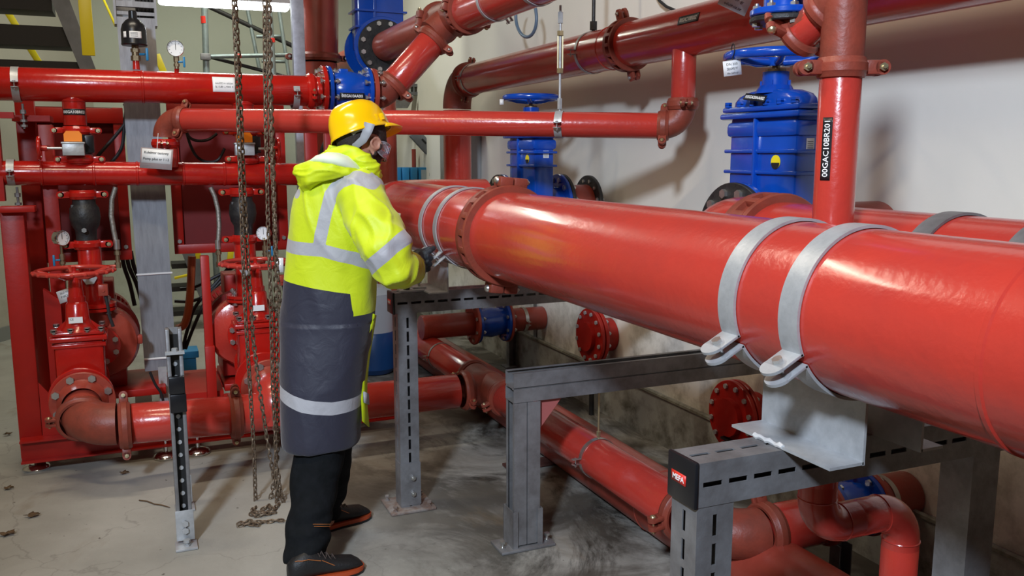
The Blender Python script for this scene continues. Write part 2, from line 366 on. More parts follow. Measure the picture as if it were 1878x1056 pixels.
quad('ceiling', [(-4,-1.5,4.2),(WX,-1.5,4.2),(WX,10.4,4.2),(-4,10.4,4.2)], CEIL)
b = MB(); b.box((2.64,4.2,.135), (.06,11.4,.27)); struct(b.build('trim_1', PLINTH, keep=True))
b = MB(); b.tube([(2.607,-1,.28),(2.607,9.8,.28)], .012, 6); struct(b.build('trim_2', mat('pale_cable_strip', (.30,.30,.24), .6, 0, .5, 20, (.12,.12,.09)), keep=True))
b = MB(); dd = (V((-.32,9.9,0))-V((-3.3,4.94,0))).normalized(); nn_ = V((dd.y,-dd.x,0)); b.box(V((-1.81,7.42,.06))+nn_*.012, (5.78,.02,.12), (dd,nn_,V((0,0,1)))); struct(b.build('baseboard_left', mat('grey_skirting', (.20,.21,.20), .6), keep=True))
# ================================================================== MAIN PIPE AND SUPPORTS
Z1 = 1.301; R1 = .1618; AX = 1.265; BX = 1.73
X_ = V((1,0,0)); Y_ = V((0,1,0)); Z_ = V((0,0,1))
pA = pipe('thick glossy red pipe in the foreground running under two pairs of wide metal bands', (AX,-.5,Z1), (AX,2.97,Z1), R1, welds=(1.36,))
pA2 = pipe('short far stretch of thick red pipe beyond the ribbed coupling, beside the man in yellow', (AX,3.02,Z1), (AX,4.30,Z1), R1, welds=())
mp = cylmap((AX,3.86,Z1), Y_*-1, R1, (-1,0,.12), True, .0012)
patch(mp, .045, .030, .0008, WHITE, pA2, 'sticker', 4); mp2 = cylmap((AX,3.86,Z1), Y_*-1, R1, (-1,0,.12), True, .0024)
patch(mp2, .026, .012, .0006, INK, pA2, 'arrow_mark', 4)
elbow('large red elbow at the far end of the thick pipe turning to the wall', (AX,4.66,Z1), Y_, X_, .27, R1, RED)
coupling('big rust-red ribbed coupling around the thick pipe, level with the man', (AX,2.99,Z1), Y_, R1, (.10,0,1), .088, RUST, ZINC, ribs=18, tk=.18, lugk=1.0, block=True)
pipe('short red pipe from the large elbow to the farther blue valve', (1.535,4.66,Z1), (1.84,4.66,Z1), R1)
# second pipe
pB = pipe('second thick red pipe, between the foreground pipe and the wall', (BX,-.5,Z1), (BX,2.03,Z1), R1)
coupling('rust-red ribbed coupling on the second thick pipe, below the near blue valve', (BX,2.07,Z1), Y_, R1, (1,0,-.25), .10, RUST, ZINC, ribs=18, tk=.18, block=True)
elbow('red elbow behind the ribbed coupling, turning the second pipe into the near blue valve', (BX,2.36,Z1), Y_, X_, .21, R1, RED)
WB = .052
for (lab, y) in (('pipe with flat grey metal band, left of the nearest pair on the foreground pipe', 1.44), ('nearest wide flat metal band around the foreground red pipe', 1.255)):
    band_clamp(lab.replace('pipe with flat','wide flat'), (AX,y,Z1), Y_, R1, WB, (-.88,0,-.47), GALV, .006, earL=.052)
for (lab, y) in (('metal band around the thick pipe farther from the ribbed coupling, above the hand', 3.53), ('metal band around the thick pipe next to the big ribbed coupling', 3.335)):
    band_clamp(lab, (AX,y,Z1), Y_, R1, .036, (-.80,0,-.60), GALV, .005, earL=.050)
for (lab, y) in (('grey paint-splashed band on the second thick pipe, the farther of two', 1.43), ('grey band on the second thick pipe at the right edge of the photo', 1.19)):
    band_clamp(lab, (BX,y,Z1), Y_, R1, .050, (1,0,0), GALD, .006, earL=.04)
def slots(b, p0, d, n, step, lng, wd, nrm, side, off=.0006):
    for i in range(n):
        c = V(p0)+V(d)*(i*step); b.box(c+V(nrm)*off, (lng, wd, .0012), (V(d), V(side), V(nrm)))
def hollow(b, p0, d, L, u, v, s, slotted=('u','v'), first=.012, lng=.046, step=.062, wd=.011, th=.003):
    """square slotted tube from p0 along d; slots are real openings in the faces named (-u and +v or -v...)"""
    p0 = V(p0); d = V(d); u = V(u); v = V(v)
    for nm, n_, w_ in (('-u', -u, v), ('u', u, v), ('-v', -v, u), ('v', v, u)):
        c = p0+n_*(s/2-th/2); W = s if nm in ('u','-u') else s-2*th
        if nm not in slotted: b.box(c+d*L/2, (L, W, th), (d, w_, n_)); continue
        for q in (-1, 1): b.box(c+d*L/2+w_*q*(W/4+wd/4), (L, W/2-wd/2, th), (d, w_, n_))
        x = 0.; st = first
        while x < L:
            e = min(st, L); 
            if e > x: b.box(c+d*((x+e)/2), (e-x, wd, th), (d, w_, n_))
            x = e+lng; st = x+step-lng
def slotted_frame(label, x0, x1, yc, top, posts, cap=True, s=.092, textcap='MEFA'):
    t = thing('pipe_support_frame', label, 'support frame', ((x0+x1)/2, yc, 0))
    b = MB(); hollow(b, (x0, yc, top-s/2), X_, x1-x0, Y_, Z_, s, ('-u','v','u')); beam = b.build('beam', GALD, t)
    if cap:
        b = MB(); b.box((x0-.004, yc, top-s/2), (.012, s+.006, s+.006), None, .005); ce = b.build('end_cap', BLKP, t)
        c = V((x0-.0105, yc+.006, top-s*.48)); f = flatmap(c, -Y_, Z_)
        patch(f, .050, .022, .001, LRED, ce, 'red_label', 1); f2 = flatmap(c-X_*.001, -Y_, Z_); text_part(textcap, f2, .012, WINK, ce, .040, bold=.03)
    b = MB(); b.box((x1+.004, yc, top-s/2), (.012, s+.006, s+.006), None, .005); b.build('end_cap', BLKP, t)
    for (px_, z0) in posts:
        b = MB(); hollow(b, (px_, yc, top-s), -Z_, top-s-z0, X_, Y_, s*.96, ('-u','-v','v') if px_ < 1.5 else (), first=.020); b.build('post', GALD, t)
        b = MB(); b.box((px_, yc, .007), (.21, .19, .012), None, .003); pl = b.build('base_plate', DIRT, t)
        b = MB(); b.prism([(px_-s*.51,yc+s*.4,.02),(px_-s*.51,yc-s*.51,.02),(px_+s*.52,yc-s*.51,.02),(px_+s*.52,yc-s*.50-.0,.02),(px_+s*.52,yc-s*.47,.02),(px_-s*.47,yc-s*.47,.02),(px_-s*.47,yc+s*.4,.02)], Z_, .20); b.build('foot_bracket', GALD, pl)
        for z in (.075, .15): bolt(pl, (px_+.01, yc-s*.5-.004, z), (px_+.01, yc-s*.5-.020, z), .010)
        for sx in (-1,1):
            for sy in (-1,1): bolt(pl, (px_+sx*.08, yc+sy*.07, .030), (px_+sx*.08, yc+sy*.07, .005), .009, DIRT)
    return t
fA = slotted_frame('slotted steel frame in the near foreground with black end cap', .985, 1.90, 1.405, 1.0, [(1.03,0),(1.80,0)])
fB = slotted_frame('slotted steel frame beside the man with rusty foot plate', 1.018, 2.60, 3.70, 1.0, [(1.075,0)])
def saddle(label, x, y0, y1, z0, z1, side=-1, foot=.085):
    t = thing('pipe_saddle', label, 'pipe saddle', (x, (y0+y1)/2, z0)); b = MB()
    b.box((x, (y0+y1)/2, (z0+z1)/2), (.006, y1-y0, z1-z0)); b.box((x+side*foot/2, (y0+y1)/2, z0+.004), (foot, y1-y0, .006)); b.build('angle_plate', GALV, t)
    return t
s1 = saddle('bright bent steel saddle under the foreground pipe on the near frame', 1.275, 1.225, 1.525, 1.0, 1.148)
b = MB(); b.tube([(1.192,1.36+.01*i,1.006+.002*math.sin(i*2.1)) for i in range(10)], [.005+.0015*math.sin(i*1.7) for i in range(10)], 8); b.build('weld_bead', mat('white_weld', (.75,.75,.75), .4, .3), s1)
saddle('inner bent steel saddle right of the foreground pipe on the near frame', 1.44, 1.235, 1.50, 1.0, 1.10, 1, .06)
s2 = saddle('bent steel saddle under the thick pipe beside the gloved hand', 1.235, 3.57, 3.85, 1.0, 1.150)
b = MB(); b.box((1.10,3.68,1.006), (.11,.06,.008)); b.box((1.14,3.70,1.014), (.06,.05,.008)); s2p = b.build('fixing_plate', GALV, s2)
bolt(s2p, (1.08,3.68,1.034), (1.08,3.68,1.0), .013, BLACK); bolt(s2p, (1.145,3.705,1.034), (1.145,3.705,1.0), .011)
for yy in (1.31, 1.46):
    pass
# mid frame: two back to back C channels on top of each other, plain double posts
t = thing('pipe_support_frame', 'plain double-channel steel frame in the middle, carrying the hanging pipe clamp', 'support frame', (1.9,3.12,0))
x0 = 1.335; yc = 3.12
bT = MB()
for (za, zb) in ((.622,.678),(.684,.742)):
    bT.box(((x0+2.6)/2, yc-.041, (za+zb)/2), (2.6-x0, .003, zb-za)); bT.box(((x0+2.6)/2, yc+.041, (za+zb)/2), (2.6-x0, .003, zb-za))
    bT.box(((x0+2.6)/2, yc, za+.0015), (2.6-x0, .082, .003))
    for sy in (-1,1): bT.box(((x0+2.6)/2, yc+sy*.033, zb-.0015), (2.6-x0, .018, .003))
bT.box(((x0+2.6)/2, yc, .681), (2.6-x0, .070, .006)); bT.build('beam', GALD, t)
for k, px_ in enumerate((1.395,)):
    bp_ = MB()
    for sx in (-1,1):
        c = px_+sx*.030
        bp_.box((c, yc-.041, .32), (.054, .003, .60)); bp_.box((c, yc+.041, .32), (.054, .003, .60)); bp_.box((c-sx*.027, yc, .32), (.003, .082, .60))
        for sy in (-1,1): bp_.box((c+sx*.026, yc+sy*.034, .32), (.003, .016, .60))
    po = bp_.build('post', GALD, t)
    bb = MB(); bb.box((px_, yc, .007), (.24,.13,.012), None, .003); pl = bb.build('base_plate', GALD, t)
    for sx in (-1,1):
        bb = MB(); bb.box((px_+sx*.064, yc, .09), (.004,.10,.16)); bb.box((px_+sx*.055, yc-.050, .09), (.022,.004,.16)); bb.box((px_+sx*.055, yc+.050, .09), (.022,.004,.16)); bb.build('foot_bracket', GALD, pl)
    for sx in (-1,1): bolt(pl, (px_+sx*.10, yc-.02, .034), (px_+sx*.10, yc-.02, .0), .011)
bb = MB(); gp = [(1.463,3.10,.618),(1.56,3.10,.618),(1.463,3.10,.50)]; bb.prism(gp, Y_, .003); bb.build('gusset', mat('clear_reddish_gusset', (.42,.12,.11), .4), t)
# ================================================================== FLOOR PIPES C, E, D
CXp = 1.80; CZ = .283; RC = .087
coupling('rust-red coupling where the low cross pipe meets the floor-level tee', (1.655,4.5,CZ), X_, .095, (0,-.9,-.35), .055, RUST, BRASS, flip=-1)
t = thing('pipe_tee', 'dusty rust-red tee joining the two low floor pipes', 'pipe tee', (CXp,4.5,CZ))
b = MB(); b.cyl((CXp,4.30,CZ), (CXp,4.72,CZ), .093, 40); b.cyl((1.68,4.5,CZ), (CXp,4.5,CZ), .093, 40); b.ball((CXp,4.5,CZ), .098, 24); b.build('body', RUST, t)
coupling('rusty coupling below the tee on the sloping-looking floor pipe', (CXp,4.26,CZ), Y_, RC, (-.95,0,-.3), .055, RUST, BRASS, flip=-1)
coupling('rusty coupling above the tee on the floor pipe going away', (CXp,4.76,CZ), Y_, RC, (1,0,-.1), .055, RUST, BRASS)
pC = pipe('floor-level red pipe passing below the plain middle frame', (CXp,2.60,CZ), (CXp,4.24,CZ), RC)
pipe('far stretch of the floor-level red pipe behind the frame beside the man', (CXp,4.78,CZ), (CXp,6.9,CZ), RC)
coupling('rusty coupling on the floor pipe just left of the black end cap', (CXp,2.565,CZ), Y_, RC, (-.97,0,-.1), .058, RUST, BRASS, ribs=0, flip=-1, lugk=1.2)
elbow('rust-red elbow of the floor pipe half hidden by the nearest post', (CXp,2.33,CZ), -Y_, X_, .15, RC, RUST)
coupling('rusty coupling right of the nearest post on the cross pipe', (1.985,2.33,CZ), X_, RC, (0,-.4,-.9), .058, RUST, BRASS)
pG = pipe('dim red cross pipe between the rusty coupling and the shadowed blue valve', (2.01,2.33,CZ), (2.22,2.33,CZ), RC)
t = thing('hanging_clamp', 'thin metal clamp hanging by a rod from the middle frame', 'pipe clamp', (CXp,3.22,CZ))
hc = band_clamp('x', (CXp,3.22,CZ), Y_, RC, .022, (-1,0,0), ZINC, .003, earL=.030)
for ch in list(hc.children): ch.parent = t; ch.location = (0,0,0)
bpy.data.objects.remove(hc)
b = MB(); b.cyl((CXp,3.22,CZ+RC), (CXp,3.22,.66), .0045, 8); b.hexn((CXp,3.22,CZ+RC+.015), Z_, .010, .02); b.hexn((CXp,3.22,.606), Z_, .012, .015); b.build('threaded_rod', BRASS, t)
band_clamp('thin metal clamp on the far floor pipe behind the slotted post', (CXp,5.35,CZ), Y_, RC, .022, (-1,0,0), ZINC, .003, earL=.03)
pD = pipe('widest red pipe lying on the floor below and right of the floor-level pipe', (1.985,-.2,.137), (1.985,6.9,.137), .135, RUSTP, welds=(1.5,3.2))
t = thing('floor_bracket', 'rusty flat floor bracket sticking out from under the widest floor pipe', 'bracket', (1.80,3.95,0)); b = MB(); b.box((1.80,3.95,.012), (.26,.10,.012)); b.hexn((1.70,3.95,.018), Z_, .012, .012); b.build('plate', mat('rusty_plate', (.12,.045,.035), .7, .2, .4, 20), t)
# ================================================================== RISER + SWAN NECK
RX, RY, RR = 1.50, 1.58, .0465
pR = pipe('near upright red pipe with a vertical black number label, right of the blue valve', (RX,RY,.80), (RX,RY,1.80), RR, RED)
m_ = (V((0,0,0))-V((RX,RY,0))).normalized(); ax_ = Z_
mdir = (m_ + V((-m_.y, m_.x, 0))*(-.55)); lm = cylmap((RX,RY,1.612), Z_, RR, mdir, True, .0008)
tx = patch(lm, .142, .024, .0006, LBLK, pR, 'number_label', 12); lm2 = cylmap((RX,RY,1.612), Z_, RR, mdir, True, .0018); text_part('00GAC10BR201', lm2, .0135, WINK, tx, .126, bold=.01)
elbow('red bend of the swan-neck pipe under the near frame, left', (RX,RY,.690), -Z_, X_, .075, RR, RED, ext=.05, seams=True)
pipe('short level red pipe of the swan neck under the near frame', (RX+.12,RY,.690), (1.70,RY,.690), RR, RED)
elbow('red bend of the swan-neck pipe turning down beside the far post', (1.79,RY,.690), X_, -Z_, .085, RR, RED, ext=.02, seams=True)
pipe('red swan-neck pipe going down towards the floor at the bottom right', (1.79,RY,.0), (1.79,RY,.590), RR, RED)
coupling('rust-red coupling with two brass bolt heads around the near upright pipe', (RX,RY,1.795), Z_, RR, RT, .045, RUST, BRASS, tk=.24, lugk=1.12, flip=-1)
t = thing('pipe_tee', 'rust-red tee with black handwriting on top of the near upright pipe', 'pipe tee', (RX,RY,1.93)); b = MB(); b.cyl((RX,RY,1.815), (RX,RY,2.30), RR*1.04, 40)
br0 = V((RX,RY,1.965)); br1 = at(1440, 92, X=RX-.03); bd = (br1-br0).normalized(); b.cyl(br0, br0+bd*.060, RR*1.04, 32); b.ball(br0, RR*1.12, 24); tb = b.build('body', RUST, t)
coupling('rust-red coupling where the short side pipe leaves the upright tee', br0+bd*.066, bd, RR*.95, (-.3,.1,.95), .030, RUST, BRASS, tk=.3, lugk=1.2, lugs=(1,-1))
pipe('very short side pipe with a white sticker and violet gloss left of the upright tee', br0+bd*.080, br0+bd*.140, RR*.93, RED)
coupling('rust-red coupling at the left end of the very short side pipe', br0+bd*.150, bd, RR*.93, (-.95,.1,.3), .030, RUST, BRASS, tk=.3, lugk=1.2)
E2 = br0+bd*.205
elbow('rust-red elbow below the dark blue valve at the top right', E2, bd, Z_, .06, RR*.93, RUST)
t = thing('gate_valve', 'dark blue valve cut off by the top edge above the short side pipe', 'valve', E2+Z_*.10); b = flange_mb(E2+Z_*.075, Z_, .082, .014); b.build('black_flange', BLACK, t); b = flange_mb(E2+Z_*.092, Z_, .082, .016); b.cyl(E2+Z_*.09, E2+Z_*.3, .05, 32); b.build('body', BLUE, t)
ring_bolts(t, E2+Z_*.082, Z_, .068, 8, .03, .009)
# ================================================================== BLUE GATE VALVES
def gate_valve(label, x, yc, zc, fl, wx=.10, wy=.40, zt=1.735, wheelz=1.945, wr=.185, wallx=2.43, num=None, numz=1.79, mt=BLUE, deep=.62):
    t = thing('gate_valve', label, 'valve', (x, yc, zc)); z0 = zc-.20
    b = MB(); b.box((x,yc,(z0+zt)/2), (wx,wy*.90,zt-z0), None, .012)
    b.box((x,yc,zt-.045), (wx*1.25,wy*.97,.06), None, .02)
    for z in (zc+.235, zc+.31): b.box((x,yc,z), (wx*1.22,wy,.014), None, .005)
    b.box((x-wx*.5,yc+.02,(zc+.05+zt)/2), (wx*.35,.014,zt-zc-.05), None, .004)
    b.cyl((fl[0],yc,zc), (fl[1],yc,zc), fl[2]*.62, 40); body = b.build('body', mt, t)
    b = MB(); b.box((x,yc,zt+.003), (wx*1.5,wy*1.08,.022), None, .009); b.box((x,yc,zt+.027), (wx*1.4,wy*1.04,.020), None, .008); b.build('bonnet_flange', mt, t)
    for sy in (-.85,-.5,-.15,.2,.55,.88):
        for sx in (-1,1): bolt(t, (x+sx*wx*.60, yc+sy*wy*.52, zt+.046), (x+sx*wx*.60, yc+sy*wy*.52, zt+.030), .012, mt)
    # bonnet dome
    prof = [(1.0,0),(.97,.022),(.86,.040),(.60,.054),(.30,.060)]; b = MB(); vs = []; n = 28; zb = zt+.034
    for (k, h) in prof:
        for i in range(n):
            g = 2*math.pi*i/n; cx_ = math.copysign(abs(math.cos(g))**.5, math.cos(g)); sy_ = math.copysign(abs(math.sin(g))**.6, math.sin(g))
            vs.append((x+cx_*wx*.58*(.45+.55*k), yc+sy_*wy*.47*k, zb+h))
    b.add(vs, [(i*n+k, i*n+(k+1)%n, (i+1)*n+(k+1)%n, (i+1)*n+k) for i in range(len(prof)-1) for k in range(n)]+[tuple(range((len(prof)-1)*n, len(prof)*n))])
    zn = zb+.056; b.cyl((x,yc,zn-.01), (x,yc,zn+.018), .072, 28, .055); b.cyl((x,yc,zn), (x,yc,wheelz-.055), .047, 24)
    for g in range(4):
        d = V((math.cos(g*math.pi/2+.6), math.sin(g*math.pi/2+.6),0)); b.box(V((x,yc,(zn+wheelz-.09)/2+.005))+d*.048, (.012,.010,wheelz-.09-zn), (d, Z_.cross(d), Z_))
    b.build('bonnet', mt, t)
    b = MB(); b.cyl((x,yc,wheelz-.055), (x,yc,wheelz-.045), .036, 24); b.cyl((x,yc,wheelz-.05), (x,yc,wheelz+.012), .014, 16); b.build('spindle', BRZ, t)
    b = MB(); b.torus((x,yc,wheelz), Z_, wr-.014, .015, 56, 12, flat=1.15)
    for g in range(5):
        d = V((math.cos(g*2*math.pi/5+.4), math.sin(g*2*math.pi/5+.4),0)); b.tube([V((x,yc,wheelz-.022))+d*.02, V((x,yc,wheelz-.020))+d*wr*.5, V((x,yc,wheelz))+d*(wr-.015)], [.014,.012,.011], 10)
    b.cyl((x,yc,wheelz-.035), (x,yc,wheelz-.005), .030, 20); b.build('handwheel', mt, t)
    for s, fx in ((-1, fl[0]), (1, fl[1])):
        f = flange_mb((fx-s*.012,yc,zc), X_, fl[2], .020).build('flange', mt, t)
        f = flange_mb((fx+s*.011,yc,zc), X_, fl[2]*1.0, .020).build('black_flange', BLACK, t); f['label'] = 'black backing flange'
        ring_bolts(t, (fx,yc,zc), X_, fl[2]*.82, 12, .044, fl[2]*.075)
    xf = x-wx*.5-.0015
    f = flatmap((xf-wx*.11,yc-.065,zc+.185), -Y_, Z_); 
    g = MB(); g.lathe((xf,yc-.085,zc+.273), -X_, [(0,.024),(.002,.024),(.002,1e-4)], 24); g.build('round_yellow_sticker', YEL, t)
    g = MB(); vs = [(xf-.0028,yc-.085+.022*math.cos(a),zc+.270+.022*math.sin(a)) for a in [math.pi+math.pi*i/10 for i in range(11)]]; g.add(vs, [tuple(range(11))]); g.build('sticker_print', INK, t)
    g = MB(); g.box((x+.01,yc-wy*.45-.001,zt-.10), (.034,.001,.040)); g.build('type_plate', WHITE, t)
    g = MB()
    for i in range(4): g.box((x+.01,yc-wy*.45-.002,zt-.092-.007*i), (.024,.0006,.002))
    g.build('plate_print', INK, t)
    if num:
        sn = V((-.80,-.25,.55)).normalized(); u = -Y_; u = (u-sn*u.dot(sn)).normalized(); v = sn.cross(u)
        c = V((x-wx*.84, yc+.0, numz+.004)); 
        b = MB(); f = flatmap(c, u, v); lp = patch(f, .095, .027, .0012, LBLK, t, 'number_label', 2)
        text_part(num, flatmap(c+sn*.0012, u, v), .0125, WINK, lp, .084, bold=.01)
    return t
gv1 = gate_valve('large blue gate valve beside the near upright pipe, paper tag on its handwheel', 2.13, 2.56, Z1, (1.98,2.28,.20), .105, .40, num='00SGA20AA002', numz=1.795)
gv2 = gate_valve('blue gate valve farther along the wall, behind the hanging thin red pipe', 2.13, 4.66, Z1, (1.94,2.32,.185), .12, .40, 1.70, 1.921, .165)
def tagcard(parent, p, w, h, u, v, tilt=0., m=PLAST, lines=(), ink=True):
    u = V(u); v = V(v); f = flatmap(p, u, v); o = patch(f, w, h, .0012, m, parent, 'paper_tag', 1)
    nrm = u.cross(v)
    if ink:
        for i, s in enumerate(lines): text_part(s, flatmap(V(p)+nrm*.0016+v*(h*.26-i*h*.3), u, v), h*.16, INK, o, w*.62)
    return o
def cu(rot=0.):
    u = (RT*math.cos(rot)+UP*math.sin(rot)).normalized(); return u
hp = at(1343,122,D=3.05); u_ = V((.9,-.42,.1)).normalized(); v_ = (Z_*.97-RT*.12).normalized(); u_ = (u_-v_*u_.dot(v_)).normalized()
tagcard(gv1, hp-v_*.0+V((0,0,-.005)), .062, .052, u_, v_, lines=('DN 200','zasuwa nr','do sekcji'))
b = MB(); b.tube([hp+Z_*.022, hp+Z_*.05], .0015, 6); b.torus(hp+Z_*.055-RT*.0, RT, .022, .0018, 20, 6); b.build('cable_tie', INK, gv1)
pipe('short red pipe between the farther blue valve and its wall flange', (2.34,4.66,Z1), (2.50,4.66,Z1), .12, RUSTP)
flange('dark bolted wall flange right of the farther blue valve', (2.51,4.66,Z1), X_, .175, .022, 12, BLACK, .010)
pipe('short dark red pipe between the near blue valve and the wall', (2.30,2.56,Z1), (2.655,2.56,Z1), .12, RUSTP)
# lower wall flanges
def blind(label, y, z, R):
    t = thing('blind_flange', label, 'flange', (2.5,y,z)); b = flange_mb((2.515,y,z), X_, R, .022); b.cyl((2.475,y,z), (2.51,y,z), R*.52, 40); b.build('plate', DRED, t)
    b = flange_mb((2.545,y,z), X_, R, .022); b.cyl((2.55,y,z), (2.655,y,z), R*.6, 32); b.build('neck', DRED, t)
    ring_bolts(t, (2.53,y,z), X_, R*.84, 12, .06, .011, GALV)
blind('round red blind flange with bolts on the wall below the farther blue valve', 4.62, .50, .172)
blind('round dark red blind flange low on the wall behind the metal saddle', 3.22, .385, .172)
for (lab, y, z) in (('dark steel prop under the round red blind flange', 4.62, .33), ('dark threaded prop under the second blind flange behind the near beam', 3.22, .22)):
    t = thing('flange_prop', lab, 'prop', (2.53,y,0)); b = MB(); b.cyl((2.53,y,.0), (2.53,y,z-.02), .016, 12); b.box((2.53,y,z-.012), (.10,.08,.012)); b.box((2.53,y,.276), (.10,.08,.01)); b.build('rod', BLACK, t)
# low blue valves on cross pipes
def low_valve(label, x0, x1, y, z, R, g=1):
    t = thing('check_valve', label, 'valve', ((x0+x1)/2,y,z)); b = MB()
    b.lathe((x0,y,z), X_, [(0,1e-4),(0,R*.95),(.018,R*.95),(.018,R*.62),((x1-x0)/2,R*.72),(x1-x0-.018,R*.62),(x1-x0-.018,R*.95),(x1-x0,R*.95),(x1-x0,1e-4)], 40); b.build('body', BLUE, t)
    for xx in (x0-.010, x1+.010): flange_mb((xx,y,z), X_, R, .018).build('red_flange', RUSTP, t)
    for xx in (x0, x1): ring_bolts(t, (xx,y,z), X_, R*.82, 8, .045, .011)
    return t
low_valve('small blue valve between red flanges on the far low cross pipe', 2.13, 2.36, 5.6, .435, .15)
pipe('far low red cross pipe left of the small blue valve', (1.74,5.6,.435), (2.11,5.6,.435), .083, RUSTP)
pipe('far low red pipe from the small blue valve into the wall', (2.38,5.6,.435), (2.655,5.6,.435), .083, RUSTP)
band_clamp('thin band on the far low pipe between small blue valve and wall', (2.50,5.6,.435), X_, .083, .025, (0,-1,-.1), ZINC, .003, earL=.03)
low_valve('shadowed blue valve behind the swan-neck pipe at the lower right', 2.25, 2.44, 2.33, CZ+.03, .125)
pipe('shadowed red pipe between the lower right blue valve and the wall', (2.45,2.33,CZ+.03), (2.655,2.33,CZ+.03), RC, RUSTP)
band_clamp('thin band clamp on the shadowed pipe at the lower right', (2.52,2.33,CZ+.03), X_, RC, .022, (0,-1,-.2), ZINC, .003, earL=.03)
for (lab, x, y, h) in (('grey channel post under the far low valve', at(938,672,Z=0).x, at(938,672,Z=0).y, .38), ('taller grey channel post by the wall, right of the far low valve', at(987,682,Z=0).x, at(987,682,Z=0).y, .72), ('grey channel post standing under the shadowed lower right valve', 2.34, 2.33, .17)):
    t = thing('channel_post', lab, 'post', (x,y,0)); b = MB(); b.box((x-.028,y,h/2), (.004,.05,h)); b.box((x+.028,y,h/2), (.004,.05,h)); b.box((x,y+.023,h/2), (.056,.004,h)); b.box((x,y,.005), (.13,.11,.01)); b.build('channel', GALD, t)
t = thing('floor_channel', 'grey slotted channel lying on the floor beside the widest pipe, lower right', 'channel', (2.20,2.2,0)); b = MB(); b.box((2.21,2.1,.012), (.055,1.3,.02)); b.box((2.186,2.1,.03), (.006,1.3,.02)); b.box((2.235,2.1,.03), (.006,1.3,.02)); b.build('rail', GALD, t)
# ================================================================== UPPER PIPES
UX, UZ, UR = 1.8, 2.40, .107
pipe('large red pipe at the very top, right of the cross fitting above the man', (UX,1.2,UZ), (UX,4.78,UZ), UR)
band_clamp('thin metal clamp at the top on the large red pipe, nearest the cross fitting', (UX,4.38,UZ), Y_, UR, .024, (-.6,0,.8), GALV, .004, earL=.03)
band_clamp('metal clamp at the top edge holding the turnbuckle rod', (UX,3.86,UZ), Y_, UR, .030, (-1,0,.1), GALV, .004, earL=.03)
coupling('big rusty coupling at the top, right side of the cross fitting above the man', (UX,4.82,UZ), Y_, UR, (-.80,.1,.25), .075, RUST, BRASS, ribs=18, tk=.22, lugk=1.2, block=True)
t = thing('pipe_tee', 'rust-red tee at the top centre where the slanting pipe joins the large pipe', 'pipe tee', (UX,5.05,UZ)); b = MB(); b.cyl((UX,4.85,UZ), (UX,5.27,UZ), UR*1.03, 44)
dg_ = V((-.78,0,-.63)).normalized(); b.cyl((UX,5.05,UZ), V((UX,5.05,UZ))+dg_*.17, .092, 36); b.build('body', RUST, t)
coupling('rusty coupling at the top, left side of the cross fitting above the man', (UX,5.30,UZ), Y_, UR, (-.95,0,.15), .075, RUST, BRASS, ribs=0, tk=.22, lugk=1.3, block=True)
pipe('large red pipe between the cross fitting and the black bolted flange', (UX,5.34,UZ), (UX,6.56,UZ), UR, RUSTP)
pipe('oxide red pipe with a tiny white sticker beyond the dark blue upper valve', (UX,6.98,UZ), (UX,9.88,UZ), UR, RUSTP)
band_clamp('metal band clamp just beyond the dark blue upper valve', (UX,7.15,UZ), Y_, UR, .03, (-.7,0,.7), GALV, .004, earL=.05)
band_clamp('metal band clamp at the far end of the oxide red upper pipe', (UX,9.2,UZ), Y_, UR, .03, (-.7,0,.7), GALV, .004, earL=.05)
t = thing('gate_valve', 'dark blue valve with black bolted flange at the top centre of the photo', 'valve', (UX,6.78,UZ)); b = MB(); b.box((UX,6.78,UZ+.30), (.36,.20,.62), None, .015); b.box((UX,6.78,UZ+.27), (.40,.24,.014)); b.box((UX,6.78,UZ+.15), (.40,.24,.014)); b.cyl((UX,6.62,UZ),(UX,6.94,UZ),.13,36); b.box((UX-.05,6.675,UZ+.35), (.014,.02,.5)); b.build('body', BLUE, t)
flange_mb((UX,6.60,UZ), Y_, .20, .026).build('black_flange', BLACK, t); flange_mb((UX,6.63,UZ), Y_, .225, .024).build('front_flange', BLUE, t); flange_mb((UX,6.95,UZ), Y_, .225, .026).build('rear_flange', BLUE, t)
ring_bolts(t, (UX,6.61,UZ), Y_, .172, 12, .05, .016); 
# slanting branch and its bend
Q0 = V((UX,5.05,UZ))+dg_*.18; Q1 = V((1.395,5.05,1.99)); sl = (Q1-Q0).normalized()
Q0 = V((UX,5.05,UZ))+dg_*.215; L_ = 0
P45 = V((1.40,5.05,1.972)); dd2 = (V((UX,5.05,UZ))-P45).normalized()
coupling('rusty coupling at the upper end of the slanting red pipe', P45+dd2*.40, dd2, .085, (.55,-.6,-.55), .055, RUST, ZINC, lugk=1.1)
pipe('slanting red pipe rising from the blue check valve to the cross fitting', P45+dd2*.05, P45+dd2*.385, .085, RED)
coupling('rusty coupling at the lower end of the slanting red pipe', P45+dd2*.03, dd2, .085, (.55,-.6,-.55), .055, RUST, ZINC, lugk=1.1)
elbow('dusty dark red bend above the yellow helmet', P45+V((-.055,0,-.035)), X_, dd2, .14, .086, RUST, ext=.03)
